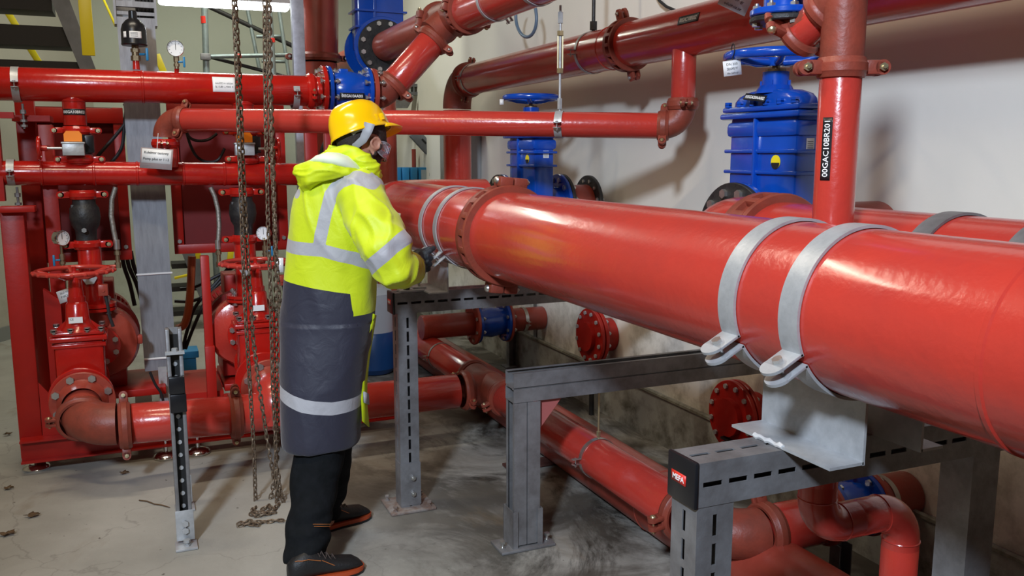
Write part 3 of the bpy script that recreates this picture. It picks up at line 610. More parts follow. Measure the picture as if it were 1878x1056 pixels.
# header 1
hz = lambda x: 1.957
H1a = at(-60,152,Y=5.05); H1b = V((.93,5.05,1.952)); 
pH1 = pipe('upper glossy bright red header pipe of the pump set at the left', H1a, H1b, .0825, REDH, welds=((V((.075,5.05,1.955))-H1a).length,))
hd = (H1b-H1a).normalized()
f = cylmap(V((.475,5.05,1.955)), hd, .0825, (0,-1,.15), True, .0012); st = patch(f, .115, .085, .0008, WHITE, pH1, 'torn_sticker', 8)
f2 = cylmap(V((.475,5.05,1.955)), hd, .0825, (0,-1,.15), True, .0026); text_part('K 3WA T 18F31 70', lambda u,v: f2(-u,-v-.012), .010, INK, st, .09); text_part('KPZGF1 H CZQFWV', lambda u,v: f2(-u,-v+.006), .010, INK, st, .09)
coupling('bright red coupling on the header pipe left of the blue check valve', (.945,5.05,1.951), X_, .0825, (.0,-.9,-.2), .045, REDH, BRASS, flip=-1)
pipe('very short bright red pipe between coupling and blue check valve', (.968,5.05,1.951), (1.0,5.05,1.951), .0825, REDH)
t = thing('check_valve', 'short blue check valve with black number label above the helmet', 'valve', (1.16,5.05,1.955)); zc = 1.958
flange_mb((1.015,5.05,zc), X_, .135, .022).build('red_flange', REDH, t); flange_mb((1.045,5.05,zc), X_, .135, .020).build('flange', BLUE, t)
b = MB(); b.lathe((1.05,5.05,zc), X_, [(0,.08),(.03,.102),(.10,.112),(.17,.100),(.215,.085)], 40); b.box((1.13,5.05,zc+.105), (.05,.07,.03), None, .006); b.build('body', BLUE, t)
flange_mb((1.27,5.05,zc), X_, .135, .020).build('flange', BLUE, t); flange_mb((1.30,5.05,zc), X_, .130, .026).build('red_flange', RUSTP, t)
ring_bolts(t, (1.03,5.05,zc), X_, .112, 8, .075, .013); ring_bolts(t, (1.285,5.05,zc), X_, .112, 8, .085, .013)
f = cylmap((1.155,5.05,zc-.035), X_, .113, (0,-1,0), True, .001); lp = patch(f, .14, .034, .0008, LBLK, t, 'number_label', 6); f = cylmap((1.155,5.05,zc-.035), X_, .113, (0,-1,0), True, .0025); text_part('00SGA10AA001', f, .016, WINK, lp, .12, bold=.01)
# header 2
H2a = at(-60,317,Y=5.05); H2b = at(640,320,Y=5.05); h2 = (H2b-H2a).normalized(); HZ2 = at(200,318,Y=5.05).z
ws = [(at(x,318,Y=5.05)-H2a).length for x in (78,173,252,336,411)]
pH2 = pipe('lower bright red header pipe of the pump set running behind the man', H2a, H2b, .0615, REDH, welds=ws)
for (lab, x, y, r, z0) in (('grey clamp near the left end of the upper header pipe', 30, 155, .0825, 0), ('grey clamp on the upper header pipe right of the chains', 540, 171, .0825, 0), ('grey clamp near the left end of the lower header pipe', 21, 316, .0615, 0)):
    c = at(x, y, Y=5.05); band_clamp(lab, c, hd if r > .07 else h2, r, .034, (0,-1,-.05), GALV, .003, earL=.022)
for (lab, x, ya, yb) in (('threaded rod holding the upper header clamp at the left edge', 41, 190, 236), ('threaded rod holding the lower header clamp at the left edge', 31, 343, 388)):
    a = at(x, ya, Y=5.05); c = at(x+2, yb, Y=5.05); t = thing('threaded_rod', lab, 'rod', c); b = MB(); b.cyl(a, V((a.x,a.y,c.z)), .006, 10); b.hexn((a.x,a.y,a.z-.03), -Z_, .014, .02); b.hexn((a.x,a.y,c.z+.045), -Z_, .016, .012); b.hexn((a.x,a.y,c.z+.02), -Z_, .016, .012); b.build('rod', GALD, t)
# test pipe T
TA = V((.185,5.00,0)); TB = V((2.33,3.43,1.728)); TA.z = at(330,218,Y=4.90).z
td = V((TB.x-TA.x, TB.y-TA.y, 0)).normalized(); tdv = (TB-TA).normalized(); TR = .0595
pipe('long thin red pipe crossing behind the helmet, hung from a turnbuckle rod', TA+tdv*.085, TB-tdv*.085, TR, RED, welds=(1.0,))
elbow('rust-red elbow at the left end of the long thin pipe, above the sign', TA+tdv*-.02, -tdv, -Z_, .09, TR, RUST)
coupling('rust-red coupling between the left elbow and the long thin pipe', TA+tdv*.085, tdv, TR, (0,-.55,-.75), .05, RUST, BRASS, flip=-1)
TL = TA+tdv*-.02
coupling('bright red coupling under the left elbow, the printed sign hanging on it', TL-Z_*.125, Z_, TR, (-.2,-1,0), .045, REDH, BRASS)
pTs = pipe('stub pipe from the left elbow down into the lower header pipe', TL-Z_*.148, V((TL.x,TL.y,HZ2+.03)), TR, RED)
sg = at(287, 289, Y=4.86); t = thing('hanging_sign', 'white printed sign in a plastic sleeve hanging below the left elbow', 'sign', sg)
su = (RT*.99-UP*.07).normalized(); sv = su.cross(-FW) ; sv = (UP-su*UP.dot(su)).normalized()
patch(flatmap(sg-sv*.005, su, sv), .165, .105, .0012, mat('clear_pinkish_sleeve', (.72,.60,.60), .15, trans=.5), t, 'plastic_sleeve', 1)
pp = patch(flatmap(sg+sv*.006, su, sv, .002), .150, .072, .0012, WHITE, t, 'paper', 1)
text_part('Kolektor testowy', flatmap(sg+sv*.022, su, sv, .0045), .017, INK, pp, .125, bold=.01); text_part('Pomp pilot nr 1 i 2', flatmap(sg-sv*.010, su, sv, .0045), .017, INK, pp, .132, bold=.01)
b = MB(); b.cyl(sg+sv*.045, sg+sv*.125+RT*.0, .0014, 6); b.build('cable_tie', WHITE, t)
coupling('wine-red coupling between the long thin pipe and its right elbow', TB-tdv*.085, tdv, TR, (0,-.6,-.7), .052, RUST, BRASS, tk=.22, flip=-1)
elbow('wine-red elbow at the right end of the long thin pipe', TB, tdv, Z_, .085, TR, RUST)
coupling('wine-red coupling above the right elbow of the long thin pipe', TB+Z_*.10, Z_, TR, (-.45,-.9,0), .052, RUST, BRASS, tk=.22)
pipe('short upright red pipe joining the right elbow to the high wall pipe', TB+Z_*.115, TB+Z_*.40, TR*.93, RED)
# hanger rod
tx_ = 1.87; ty = TA.y+(TB.y-TA.y)*(tx_-TA.x)/(TB.x-TA.x); tz = TA.z+(TB.z-TA.z)*(tx_-TA.x)/(TB.x-TA.x)
pt = V((tx_,ty,tz)); tp = V((tx_,ty,UZ-UR-.01)); band_clamp('two-bolt pipe clamp at the foot of the turnbuckle rod', pt, tdv, TR, .036, (0,-1,-.05), GALV, .003, earL=.024)
t = thing('hanger_rod', 'thin steel hanger rod with turnbuckle in front of the wall', 'hanger', tp); b = MB(); b.cyl(pt+Z_*TR, tp, .006, 10); b.hexn(pt+Z_*(TR+.012), Z_, .012, .05); b.hexn(tp-Z_*.08, Z_, .013, .05); b.build('rod', GALV, t)
mz = (pt.z+tp.z)/2+.06; b = MB()
for s in (-1,1): b.box(V((tx_,ty,mz))+RT*s*.011, (.006,.010,.17), (RT, RT.cross(Z_), Z_))
b.hexn((tx_,ty,mz+.075), Z_, .016, .022); b.hexn((tx_,ty,mz-.095), Z_, .016, .022); b.build('turnbuckle', BRASS, t)
# U2
U2X, U2Z, U2R = 2.35, 2.149, .1095
pU2 = pipe('red pipe along the wall high up, nearer part with number label, right of ribbed coupling', (U2X,.6,U2Z), (U2X,3.93,U2Z), U2R, RED)
lf = cylmap((U2X,3.28,U2Z), -Y_, U2R, (-1,-.0,.28), True, .001); lp = patch(lf, .155, .038, .0008, LBLK, pU2, 'number_label', 8)
lf2 = cylmap((U2X,3.28,U2Z), -Y_, U2R, (-1,-.0,.28), True, .0024); text_part('00GAC10BR002', lf2, .018, WINK, lp, .125, bold=.01)
coupling('ribbed rust-red coupling high on the wall pipe with bolts above and below', (U2X,3.96,U2Z), Y_, U2R, (-.25,.1,.97), .075, RUST, ZINC, ribs=16, tk=.24, flip=-1, lugk=1.15)
pipe('far part of the wall pipe high up, between ribbed coupling and elbow', (U2X,3.99,U2Z), (U2X,6.25,U2Z), U2R, RED, welds=(.12,))
band_clamp('thin metal clamp on the high wall pipe left of the ribbed coupling', (U2X,4.33,U2Z), Y_, U2R, .024, (-1,0,-.02), GALV, .003, earL=.035)
t = thing('hanger_rod', 'dark threaded hanger rod above the high wall pipe', 'hanger', (U2X,4.33,U2Z+.3)); b = MB(); b.cyl((U2X,4.33,U2Z+U2R), (U2X,4.33,4.19), .010, 10); b.hexn((U2X,4.33,U2Z+U2R+.01), Z_, .022, .045); b.build('rod', BLACK, t)
coupling('rusty coupling where the high wall pipe meets its far elbow', (U2X,6.28,U2Z), Y_, U2R, (.2,0,.97), .07, RUST, BRASS, ribs=0)
band_clamp('thin metal clamp at the far end of the high wall pipe', (U2X,6.14,U2Z), Y_, U2R, .024, (-1,0,0), GALV, .003, earL=.03)
elbow('dark rust-red elbow at the far end of the high wall pipe', (U2X,6.53,U2Z), Y_, -Z_, .20, U2R, RUST)
pipe('upright red pipe dropping from the far elbow behind the thick pipe', (U2X,6.53,1.28), (U2X,6.53,1.94), U2R, RED)
elbow('hidden lower elbow turning the far upright pipe into the wall', (U2X,6.53,1.10), -Z_, X_, .17, U2R, RUST)
t = thing('paper_tag', 'laminated paper tag stuck on the high wall pipe at the top right', 'tag', at(1350,-2,X=2.22)); c = at(1350,-2,X=U2X-U2R-.075); u2 = (RT*.90-UP*.42).normalized(); v2 = (UP-u2*UP.dot(u2)).normalized()
tagcard(t, c, .115, .095, u2, v2, lines=('skasowy','Zawór gr','odcięcia nr'))
# blue loop hose
t = thing('loop_hose', 'grey-blue hose loop hanging under the large upper pipe', 'hose', at(960,30,X=2.45)); b = MB(); b.tube([at(965+19*math.cos(g)+.18*(45-40*math.sin(g)-45)*-.2,32+36*math.sin(g)*(1 if math.sin(g)>0 else 1.2),X=2.45) for g in [math.pi*1.25-math.pi*1.5*i/20 for i in range(21)]], .011, 10); b.build('hose', mat('grey_blue_hose', (.10,.15,.22), .4), t)
t = thing('cable', 'thin grey cable in the top centre right, behind the high wall pipe', 'cable', at(1210,5,X=2.6)); b = MB(); b.tube([at(x,y,X=2.62) for x,y in ((1203,-10),(1210,2),(1222,12),(1240,20))], .008, 8); b.build('cable', RUBB, t)
# blue valve handwheel tag
tagcard(gv2, at(920,187,D=4.9), .022, .03, RT, UP, ink=False)
# ================================================================== PUMP SET (left)
def channel_upright(label, x, y, z0, z1, w=.095, d=.10):
    t = thing('frame_upright', label, 'frame post', (x,y,z0)); b = MB(); b.box((x,y-d/2,(z0+z1)/2), (w,.007,z1-z0), None, .002); b.box((x-w/2+.003,y,(z0+z1)/2), (.007,d,z1-z0)); b.box((x+w/2-.003,y,(z0+z1)/2), (.007,d,z1-z0)); b.build('channel', DRED, t); return t
tS = thing('pump_skid_frame', 'red steel frame carrying the two pumps, with feet and uprights at the left', 'frame', (0,4.9,0))
b = MB()
for (y, x0_, x1_) in ((4.86,-.60,1.45),): 
    b.box(((x0_+x1_)/2,y,.175), (x1_-x0_,.09,.009)); b.box(((x0_+x1_)/2,y,.068), (x1_-x0_,.09,.009)); b.box(((x0_+x1_)/2,y,.12), (x1_-x0_,.008,.10))
b.build('front_beam', DRED, tS)
b = MB(); b.box((.42,6.0,.175), (2.0,.09,.009)); b.box((.42,6.0,.068), (2.0,.09,.009)); b.box((.42,6.0,.12), (2.0,.008,.10))
for x in (-.50,-.02,.22,.74,1.2): b.box((x,5.43,.13), (.09,1.10,.09))
b.build('rear_beam', DRED, tS)
b = MB(); b.box((-.555,4.90,.70), (.10,.008,1.26), None, .002); b.box((-.603,4.95,.70), (.008,.10,1.26)); b.box((-.508,4.95,.70), (.008,.10,1.26)); b.box((-.527,4.90,1.335), (.155,.10,.03), None, .004); b.build('front_upright', DRED, tS)
b = MB(); b.prism([(-.455,4.98,.10),(-.38,4.98,.10),(-.38,4.98,.86),(-.455,4.98,.92)], Y_, .06); b.build('inner_upright', DRED, tS)
b = MB(); b.box((-.395,5.12,.95), (.07,.05,1.6), None, .003); b.build('inner_upright', DRED, tS)
b = MB(); b.box((-.50,5.32,1.05), (.09,.07,1.74), None, .003); b.box((-.455,5.20,1.78), (.17,.24,.03)); b.build('rear_upright', DRED, tS)
b = MB(); b.box((-.575,5.0,1.79), (.11,.05,.03)); b.box((-.615,5.02,1.58), (.05,.06,.42)); b.build('upper_bracket', DRED, tS)
b = MB(); b.prism([(-.50,4.88,.18),(-.30,4.88,.18),(-.50,4.88,.46)], Y_, .01); b.build('gusset', DRED, tS)
for (x, y) in ((-.545,4.92),(.075,4.84),(.235,4.84),(.95,4.86)):
    b = MB(); b.lathe((x,y,0), Z_, [(0,.062),(.010,.066),(.022,.058),(.032,.028),(.034,1e-4)], 28); b.cyl((x,y,.03),(x,y,.20),.010,10); b.cyl((x,y,.18),(x,y,.195),.018,6); b.build('levelling_foot', CHR, tS)
b = MB(); b.box((.30,5.3,.24), (.20,.5,.08)); b.box((-.05,5.35,.30), (.30,.5,.04), None, .004); b.box((.56,5.35,.28), (.30,.5,.04), None, .004); b.box((.05,4.98,.20), (.035,.03,.14)); b.box((.41,5.0,.20), (.035,.03,.14)); b.build('pump_base', DRED, tS)
b = MB(); b.box((.335,5.05,.56), (.045,.045,.98), None, .003); b.box((.335,5.02,.37), (.052,.05,.36), None, .003); b.build('middle_upright', DRED, tS)
for x in (1.01,1.13): 
    b = MB(); b.box((x,5.45,1.05), (.075,.05,1.75), None, .003); b.build('right_upright', DRED, tS)
def panel(label, x0, x1, z0, z1, y=5.5):
    t = thing('mounting_panel', label, 'panel', ((x0+x1)/2,y,z0)); b = MB(); b.box(((x0+x1)/2,y,(z0+z1)/2), (x1-x0,.006,z1-z0)); b.build('sheet', PRED, t)
    b = MB(); s = .055; b.box(((x0+x1)/2,y-.02,z0+s/2), (x1-x0,.035,s), None, .003); b.box(((x0+x1)/2,y-.02,z1-s/2-.02), (x1-x0,.035,s*1.5), None, .003)
    b.box((x0+s/2,y-.016,(z0+z1)/2), (s,.03,z1-z0), None, .003); b.box((x1-s/2,y-.016,(z0+z1)/2), (s,.03,z1-z0), None, .003); b.build('rim', DRED, t)
    for (x,z) in ((x0+.03,z0+.075),(x1-.03,z0+.075)): bolt(t, (x,y-.036,z), (x,y-.02,z), .011)
panel('dark red sheet panel behind the left pump column', -.52, -.03, 1.00, 1.86)
panel('dark red sheet panel between the grey duct and the man', .20, .86, 1.02, 1.90)
for x, lab in ((-.42,'thin red leg under the left sheet panel'),(.90,'thin red leg behind the man beside the right sheet panel')):
    t = thing('panel_leg', lab, 'frame post', (x,5.5,.18)); b = MB(); b.box((x,5.52,.60), (.07,.035,.84)); b.build('bar', DRED, t)
def gland(parent, p, s=1): pass
def pump_column(tagw, xc, xlo, zvalve=.40, mirror=1, wheeltag=None):
    """everything above and around one pump; tagw = word for the labels"""
    y = 5.05
    # stub + butterfly valve above header 2
    xt = at(138 if mirror > 0 else 447, 225, Y=y).x; xm = at(155 if mirror > 0 else 445, 385, Y=y).x; xb = at(163 if mirror > 0 else 449, 450, Y=y).x
    ps = pipe('short bright red stub under the upper header, '+('with black number label' if mirror > 0 else 'behind the chains'), (xt,y,1.745), (xt,y,1.885), .055, REDH, welds=(.125,))
    if mirror > 0:
        f = cylmap((xt,y,1.812), Z_, .055, (0,-1,0), False, .0012); lp = patch(f, .118, .030, .001, LBLK, ps, 'number_label', 8); f = cylmap((xt,y,1.812), Z_, .055, (0,-1,0), False, .003); text_part('00SGA10BR021', f, .0145, WINK, lp, .108, bold=.01)
    coupling('bright red coupling above the orange-topped valve, '+tagw, (xt+.003,y,1.72), Z_, .055, (1,0,0), .042, REDH, BRASS, tk=.25, flip=-1, lugk=1.3)
    t = thing('butterfly_valve', 'small black butterfly valve with orange indicator and red handwheel, '+tagw, 'valve', (xt,y,1.64)); b = MB(); b.cyl((xt+.012,y,1.60), (xt+.012,y,1.70), .058, 30); b.box((xt+.05,y-.01,1.652), (.06,.08,.09), None, .006); b.build('body', BLKP, t)
    b = MB(); b.box((xt-.012,y-.085,1.625), (.10,.055,.062), None, .004); b.box((xt-.012,y-.085,1.657), (.108,.065,.010), None, .003); b.build('gearbox', GALV, t)
    b = MB(); b.prism([(xt-.052,y-.10,1.664),(xt+.030,y-.10,1.664),(xt+.030,y-.10,1.70),(xt+.018,y-.10,1.716),(xt-.040,y-.10,1.716),(xt-.052,y-.10,1.70)], Y_, .04); b.build('indicator', ORG, t)
    xw = xt-mirror*.165; b = MB(); b.cyl((xt-mirror*.06,y-.09,1.63), (xw,y-.09,1.63), .007, 12); b.build('shaft', ZINC, t)
    b = MB(); b.torus((xw,y-.09,1.63), X_, .052, .009, 32, 10); b.box((xw,y-.09,1.63), (.008,.10,.012)); b.box((xw,y-.09,1.63), (.008,.012,.10)); b.cyl((xw,y-.09,1.63), (xw+mirror*.035,y-.09,1.63), .014, 14); b.build('handwheel', REDH, t)
    coupling('bright red coupling below the orange-topped valve, '+tagw, (xt+.01,y,1.575), Z_, .055, (1,0,0), .042, REDH, BRASS, tk=.25, flip=-1, lugk=1.3)
    pipe('short stub entering the lower header from above, '+tagw, (xt+.01,y,HZ2+.045), (xt+.01,y,1.555), .053, REDH)
    # below header 2
    coupling('bright red coupling just below the lower header, '+tagw, (xm-.003,y,1.395), Z_, .056, (1,0,0), .048, REDH, BRASS, tk=.25, flip=-1, lugk=1.3)
    t = thing('check_valve', 'bulging black check valve below the lower header, '+tagw, 'valve', (xm,y,1.24)); b = MB()
    b.lathe((xm,y,1.375), -Z_, [(0,1e-4),(0,.054),(.03,.056),(.05,.070),(.10,.074),(.14,.066),(.165,.052),(.20,.050),(.22,.052),(.22,1e-4)], 36); b.box((xm-.052,y,1.30), (.02,.07,.09), None, .006); b.box((xm+.054,y,1.29), (.016,.07,.08), None, .006); b.build('body', BLACK, t)
    for z in (1.215,1.170): bolt(t, (xm-.005,y-.078 if z>1.2 else y-.060,z), (xm-.005,y-.06,z), .011)
    coupling('bright red coupling below the black check valve, '+tagw, (xm+.002,y,1.135), Z_, .056, (1,0,0), .048, REDH, BRASS, tk=.25, flip=-1, lugk=1.3)
    pc = pipe('bright red discharge pipe of the pump, '+tagw, (xb,y,.815), (xb,y,1.115), .0575, REDH)
    b = MB(); b.hexn((xb-.005,y-.070,.965), Y_, .036, .02, hint=X_); b.build('hexagonal_plug', GALV, pc)
    # pump
    px_ = xb+.015*mirror; t = thing('pump', 'dark red centrifugal pump with ribbed motor, '+tagw, 'pump', (px_,5.25,.27))
    b = MB(); b.lathe((px_,5.02,.60), Y_, [(0,1e-4),(0,.10),(.03,.13),(.05,.185),(.09,.20),(.16,.20),(.20,.18),(.22,1e-4)], 48); b.cyl((px_,5.06,.70),(px_,5.06,.80),.060,30); b.box((px_+mirror*.19,5.11,.60),(.05,.05,.05),None,.01); b.box((px_+.10*mirror,5.10,.73), (.04,.05,.05), None, .01); b.build('volute', RUSTP if mirror > 0 else RED, t)
    b = MB(); b.cyl((px_,5.06,.805),(px_,5.06,.822),.098,36); b.build('discharge_flange', REDH, t)
    b = MB(); b.cyl((px_,5.06,.785),(px_,5.06,.800),.098,36); b.build('discharge_flange', REDH, t); ring_bolts(t, (px_,5.06,.803), Z_, .080, 4, .05, .012)
    b = MB(); b.cyl((px_,4.99,.60),(px_,5.03,.60),.105,40); b.build('suction_flange', REDH, t); ring_bolts(t, (px_,5.0,.60), Y_, .088, 8, .03, .013)
    b = MB(); b.lathe((px_,5.24,.62), Y_, [(0,1e-4),(0,.20),(.03,.205),(.05,.17),(.06,1e-4)], 44); b.build('bracket', PRED, t)
    b = MB(); mx = px_-.0; b.cyl((mx,5.30,.62),(mx,5.72,.62),.145,40)
    for i in range(36):
        g = 2*math.pi*i/36; d = V((math.cos(g),0,math.sin(g))); b.box(V((mx,5.50,.62))+d*.155, (.03,.36,.006), (d, Y_, d.cross(Y_)))
    b.cyl((mx,5.72,.62),(mx,5.80,.62),.165,40); b.box((mx,5.46,.83), (.16,.22,.13), None, .006); b.build('motor', DRED, t)
    b = MB(); b.box((px_,5.4,.38), (.24,.36,.12), None, .004); b.build('feet', DRED, t)
    return px_
xp1 = pump_column('left pump', 0, 0)
xp2 = pump_column('right pump', 0, 0, mirror=-1)
def red_gate(tagw, vx, fx, lab, extra=True):
    y = 4.80; t = thing('gate_valve', lab, 'valve', (vx,y,.40))
    b = MB(); b.box((vx,y,.545), (.225,.15,.30), None, .022); b.box((vx,y,.665), (.245,.165,.02), None, .005); b.lathe((vx,4.64,.42), Y_, [(0,.09),(.03,.075),(.30,.075),(.33,.09)], 36); b.build('body', REDH, t)
    b = MB(); b.box((vx,y,.700), (.262,.185,.026), None, .009); b.box((vx,y,.725), (.235,.16,.02), None, .008); b.lathe((vx,y,.73), Z_, [(0,.085),(.03,.065),(.06,.055),(.135,.050),(.15,.038),(.16,1e-4)], 32)
    for s in (-1,1): b.prism([(vx+s*.11,y-.006,.735),(vx+s*.04,y-.006,.735),(vx+s*.045,y-.006,.79)], Y_, .012)
    b.build('bonnet', REDH, t)
    b = MB(); b.lathe((vx,y,.865), Z_, [(0,1e-4),(0,.042),(.035,.042),(.035,.036),(.14,.028),(.16,.024),(.165,1e-4)], 24); b.cyl((vx,y,1.02),(vx,y,1.05),.010,10); b.build('yoke', REDH, t)
    for sx in (-1,-.3,.4,1):
        for sy in (-1,1): bolt(t, (vx+sx*.105,y+sy*.078,.744), (vx+sx*.105,y+sy*.078,.73), .013)
    zw = .998; b = MB(); n = 48; vs = []
    b.torus((vx,y,zw+.03), Z_, .172, .012, 48, 10); 
    for i in range(20):
        g = 2*math.pi*i/20; b.ball((vx+.183*math.cos(g),y+.183*math.sin(g),zw+.028), .010, 8)
    for g in range(5):
        d = V((math.cos(g*2*math.pi/5+.5), math.sin(g*2*math.pi/5+.5),0)); b.tube([V((vx,y,zw))+d*.015, V((vx,y,zw+.005))+d*.09, V((vx,y,zw+.03))+d*.165], [.012,.011,.011], 8)
    b.cyl((vx,y,zw-.015),(vx,y,zw+.015),.024,16); b.build('handwheel', RED, t)
    b = MB(); b.box((vx+.125,y-.03,.93), (.045,.05,.055), None, .004); b.cyl((vx+.125,y-.057,.93),(vx+.125,y-.060,.93),.008,12); b.build('limit_switch', RUSTP, t)
    b = MB(); b.tube([(vx+.135,y-.03,.90),(vx+.14,y-.04,.86),(vx+.145,y-.05,.80),(vx+.16,y-.06,.745)], .008, 8); b.build('switch_cable', RUBB, t)
    b = MB(); b.box((vx-.005,y-.083,.795), (.062,.002,.030)); nm = b.build('type_plate', WHITE, t)
    if extra: text_part('CE', flatmap((vx-.022,y-.0848,.800), X_, Z_), .010, INK, nm)
    flange_mb((vx,4.655,.42), Y_, .148, .022).build('front_flange', REDH, t); flange_mb((vx,4.955,.45), Y_, .12, .022).build('rear_flange', REDH, t)
    return t
gA = red_gate('left', -.295, -.295, 'bright red gate valve with handwheel and white paper tag, far left')
gB = red_gate('right', .575, .60, 'bright red gate valve with handwheel behind the hanging chains', False)
b = MB(); tc_ = at(122,541,D=4.35); uu = (RT*.90+UP*.32).normalized(); vv = (UP-uu*UP.dot(uu)).normalized(); tg = tagcard(gA, tc_, .088, .062, uu, vv, lines=('DIŁLZ0 MNVMK','ND 2'))
tc2 = at(513,486,D=4.2); tagcard(gB, tc2, .035, .07, RT, UP, ink=False)
def lower_elbow(lab1, lab2, fx, cz=.40, stub=True):
    t = thing('flange_elbow', lab1, 'pipe elbow', (fx,4.5,cz)); flange_mb((fx,4.625,cz), Y_, .148, .024).build('flange', RUSTP, t)
    b = MB(); b.lathe((fx,4.61,cz), -Y_, [(0,.115),(.02,.10),(.05,.093),(.075,.09)], 40); b.cyl((fx,4.62,cz), (fx,4.515,cz-.045), .094, 40); b.build('neck', RUSTP, t); ring_bolts(t, (fx,4.635,cz), Y_, .125, 8, .05, .016)
    return t
lower_elbow('red flanged pipe neck in front of the far left gate valve', '', -.290, .405)
elbow('speckled rust-red elbow at the bottom left of the pump set', (-.290,4.42,.335), V((0,-1,-.25)).normalized(), X_, .15, .100, RUST)
coupling('rust-red coupling right of the speckled bottom left elbow', (-.105,4.42,.322), X_, .097, (0,.25,1), .055, RUST, BRASS, lugk=1.15)
coupling('rust-red coupling behind the speckled elbow, brass bolt sticking out to the left', (-.290,4.505,.352), V((0,1,.25)), .099, (-1,0,0), .045, RUST, BRASS, lugs=(1,), flip=-1)
pEl = pipe('low red pipe from the bottom left elbow to the ribbed coupling beside the chains', (-.08,4.45,.318), (.385,4.47,.300), .097, RED)
coupling('brown weathered coupling on the low pipe left of the chains', (.405,4.47,.298), X_, .099, (0,-.25,1), .06, RUST, BRASS, lugk=1.15)
t = thing('pipe_tee', 'red tee behind the chains joining the right gate valve to the low pipe', 'pipe tee', (.60,4.48,.30)); b = MB(); b.cyl((.43,4.48,.296),(.78,4.5,.29),.10,40); b.tube(elbow_pts((.60,4.48,.38), -Y_, V((0,0,-1)), .08, ext=.06), .098, 36); b.build('body', RED, t)
pipe('low red pipe passing behind the man at knee height', (.80,4.5,.287), (1.60,4.5,.283), .0965, RED)
lower_elbow('red flanged pipe neck behind the hanging chains', '', .60, .385)
# dome vent, gauges, ball valves
xd = .051; zt = 2.035
t = thing('air_vent', 'black dome-shaped air vent on the upper header in front of the grey duct', 'air vent', (xd,5.05,zt)); b = MB(); b.cyl((xd,5.05,zt),(xd,5.05,zt+.045),.018,18,.016); b.build('stub', REDH, t)
b = MB(); b.hexn((xd,5.05,zt+.045), Z_, .024, .025); b.cyl((xd,5.05,zt+.07),(xd,5.05,zt+.09),.018,16); b.hexn((xd,5.05,zt+.088), Z_, .023, .018); b.cyl((xd,5.05,zt+.10),(xd,5.05,zt+.125),.017,14); b.build('ball_valve', BRZ, t)
b = MB(); b.cyl((xd+.02,5.04,zt+.078),(xd+.045,5.03,zt+.078),.006,8); b.box((xd+.055,5.03,zt+.078),(.014,.012,.065),None,.004); b.build('blue_lever', LBLUE, t)
b = MB(); b.lathe((xd-.002,5.05,zt+.120), Z_, [(0,1e-4),(0,.060),(.006,.064),(.012,.062),(.08,.061),(.105,.054),(.125,.038),(.135,.024),(.137,.021),(.172,.020),(.176,.016),(.177,1e-4)], 36); b.build('dome', BLKP, t)
f = cylmap((xd-.002,5.05,zt+.170), Z_, .0625, (.12,-1,0), False, .001); lp = patch(f, .060, .034, .0006, WHITE, t, 'label', 8); f = cylmap((xd-.002,5.05,zt+.170), Z_, .0625, (-.95,-1,0), False, .001); patch(f, .018, .030, .0006, WHITE, t, 'small_label', 4)
f = cylmap((xd-.002,5.05,zt+.170), Z_, .0625, (.12,-1,0), False, .0018)
for i in range(4): patch(lambda u,v,i=i: f(u-.006, v+.010-.006*i), .034, .0015, .0004, INK, lp, 'print', 3)
def gauge(label, c, r, face, stem_z, lever=True, side=1):
    c = V(c); a = V(face).normalized(); t = thing('pressure_gauge', label, 'pressure gauge', c)
    b = MB(); b.lathe(c+a*-.02, a, [(0,1e-4),(0,r*.92),(.028,r*.92),(.030,r),(.038,r),(.040,r*.93),(.034,r*.88)], 40); b.build('case', CHR, t)
    u, v, _ = basis(a, Z_); dial = MB(); dial.lathe(c+a*.008, a, [(0,1e-4),(0,r*.9),(.002,r*.9),(.002,1e-4)], 36); dl = dial.build('dial', WHITE, t)
    b = MB(); b.box(c+a*.0115+u*r*.22, (r*.75,.0022,.001), (u, v, a))
    for i in range(9):
        g = math.pi*1.5*i/8-math.pi*.75; d = u*math.cos(g)+v*math.sin(g); b.box(c+a*.0115+d*r*.72, (r*.12,.0016,.001), (d, a.cross(d), a))
    b.build('needle_and_scale', INK, dl)
    b = MB(); b.cyl(c+Z_*-r, (c.x,c.y,stem_z+.03), .007, 10); b.hexn((c.x,c.y,stem_z+.035), Z_, .014, .03); b.cyl((c.x,c.y,stem_z),(c.x,c.y,stem_z+.04), .011, 12); b.hexn((c.x,c.y,stem_z+.012), Z_, .015, .014); b.build('ball_valve', BRZ, t)
    b = MB(); s = side; b.cyl((c.x+s*.01,c.y-.01,stem_z+.035),(c.x+s*.03,c.y-.015,stem_z+.035),.005,8); b.box((c.x+s*.037,c.y-.016,stem_z+.035),(.011,.010,.055),None,.003); b.build('blue_lever', LBLUE, t); return t
g1 = gauge('white-faced pressure gauge on top of the upper header pipe', (.247,5.03,2.148), .043, (-.12,-1,0), 2.045)
b = MB(); b.cyl((.247,5.05,2.025),(.247,5.04,2.05),.012,12); b.build('stub', REDH, g1)
g2 = gauge('chrome pressure gauge low at the far left, turned to the side', (-.358,5.0,1.178), .040, (.65,-.75,0), 1.03, True, -1)
b = MB(); b.tube([(-.358,5.0,1.035),(-.355,5.01,1.005),(-.33,5.03,.995),(-.285,5.05,.995)], .009, 10); b.build('pipe_stub', RED, g2)
g3 = gauge('chrome pressure gauge behind the chains beside the right pump column', (.655,5.02,1.165), .040, (-.4,-.9,0), 1.03, True, 1)
b = MB(); b.tube([(.655,5.02,1.035),(.65,5.03,1.0),(.60,5.05,.995)], .009, 10); b.build('pipe_stub', RED, g3)
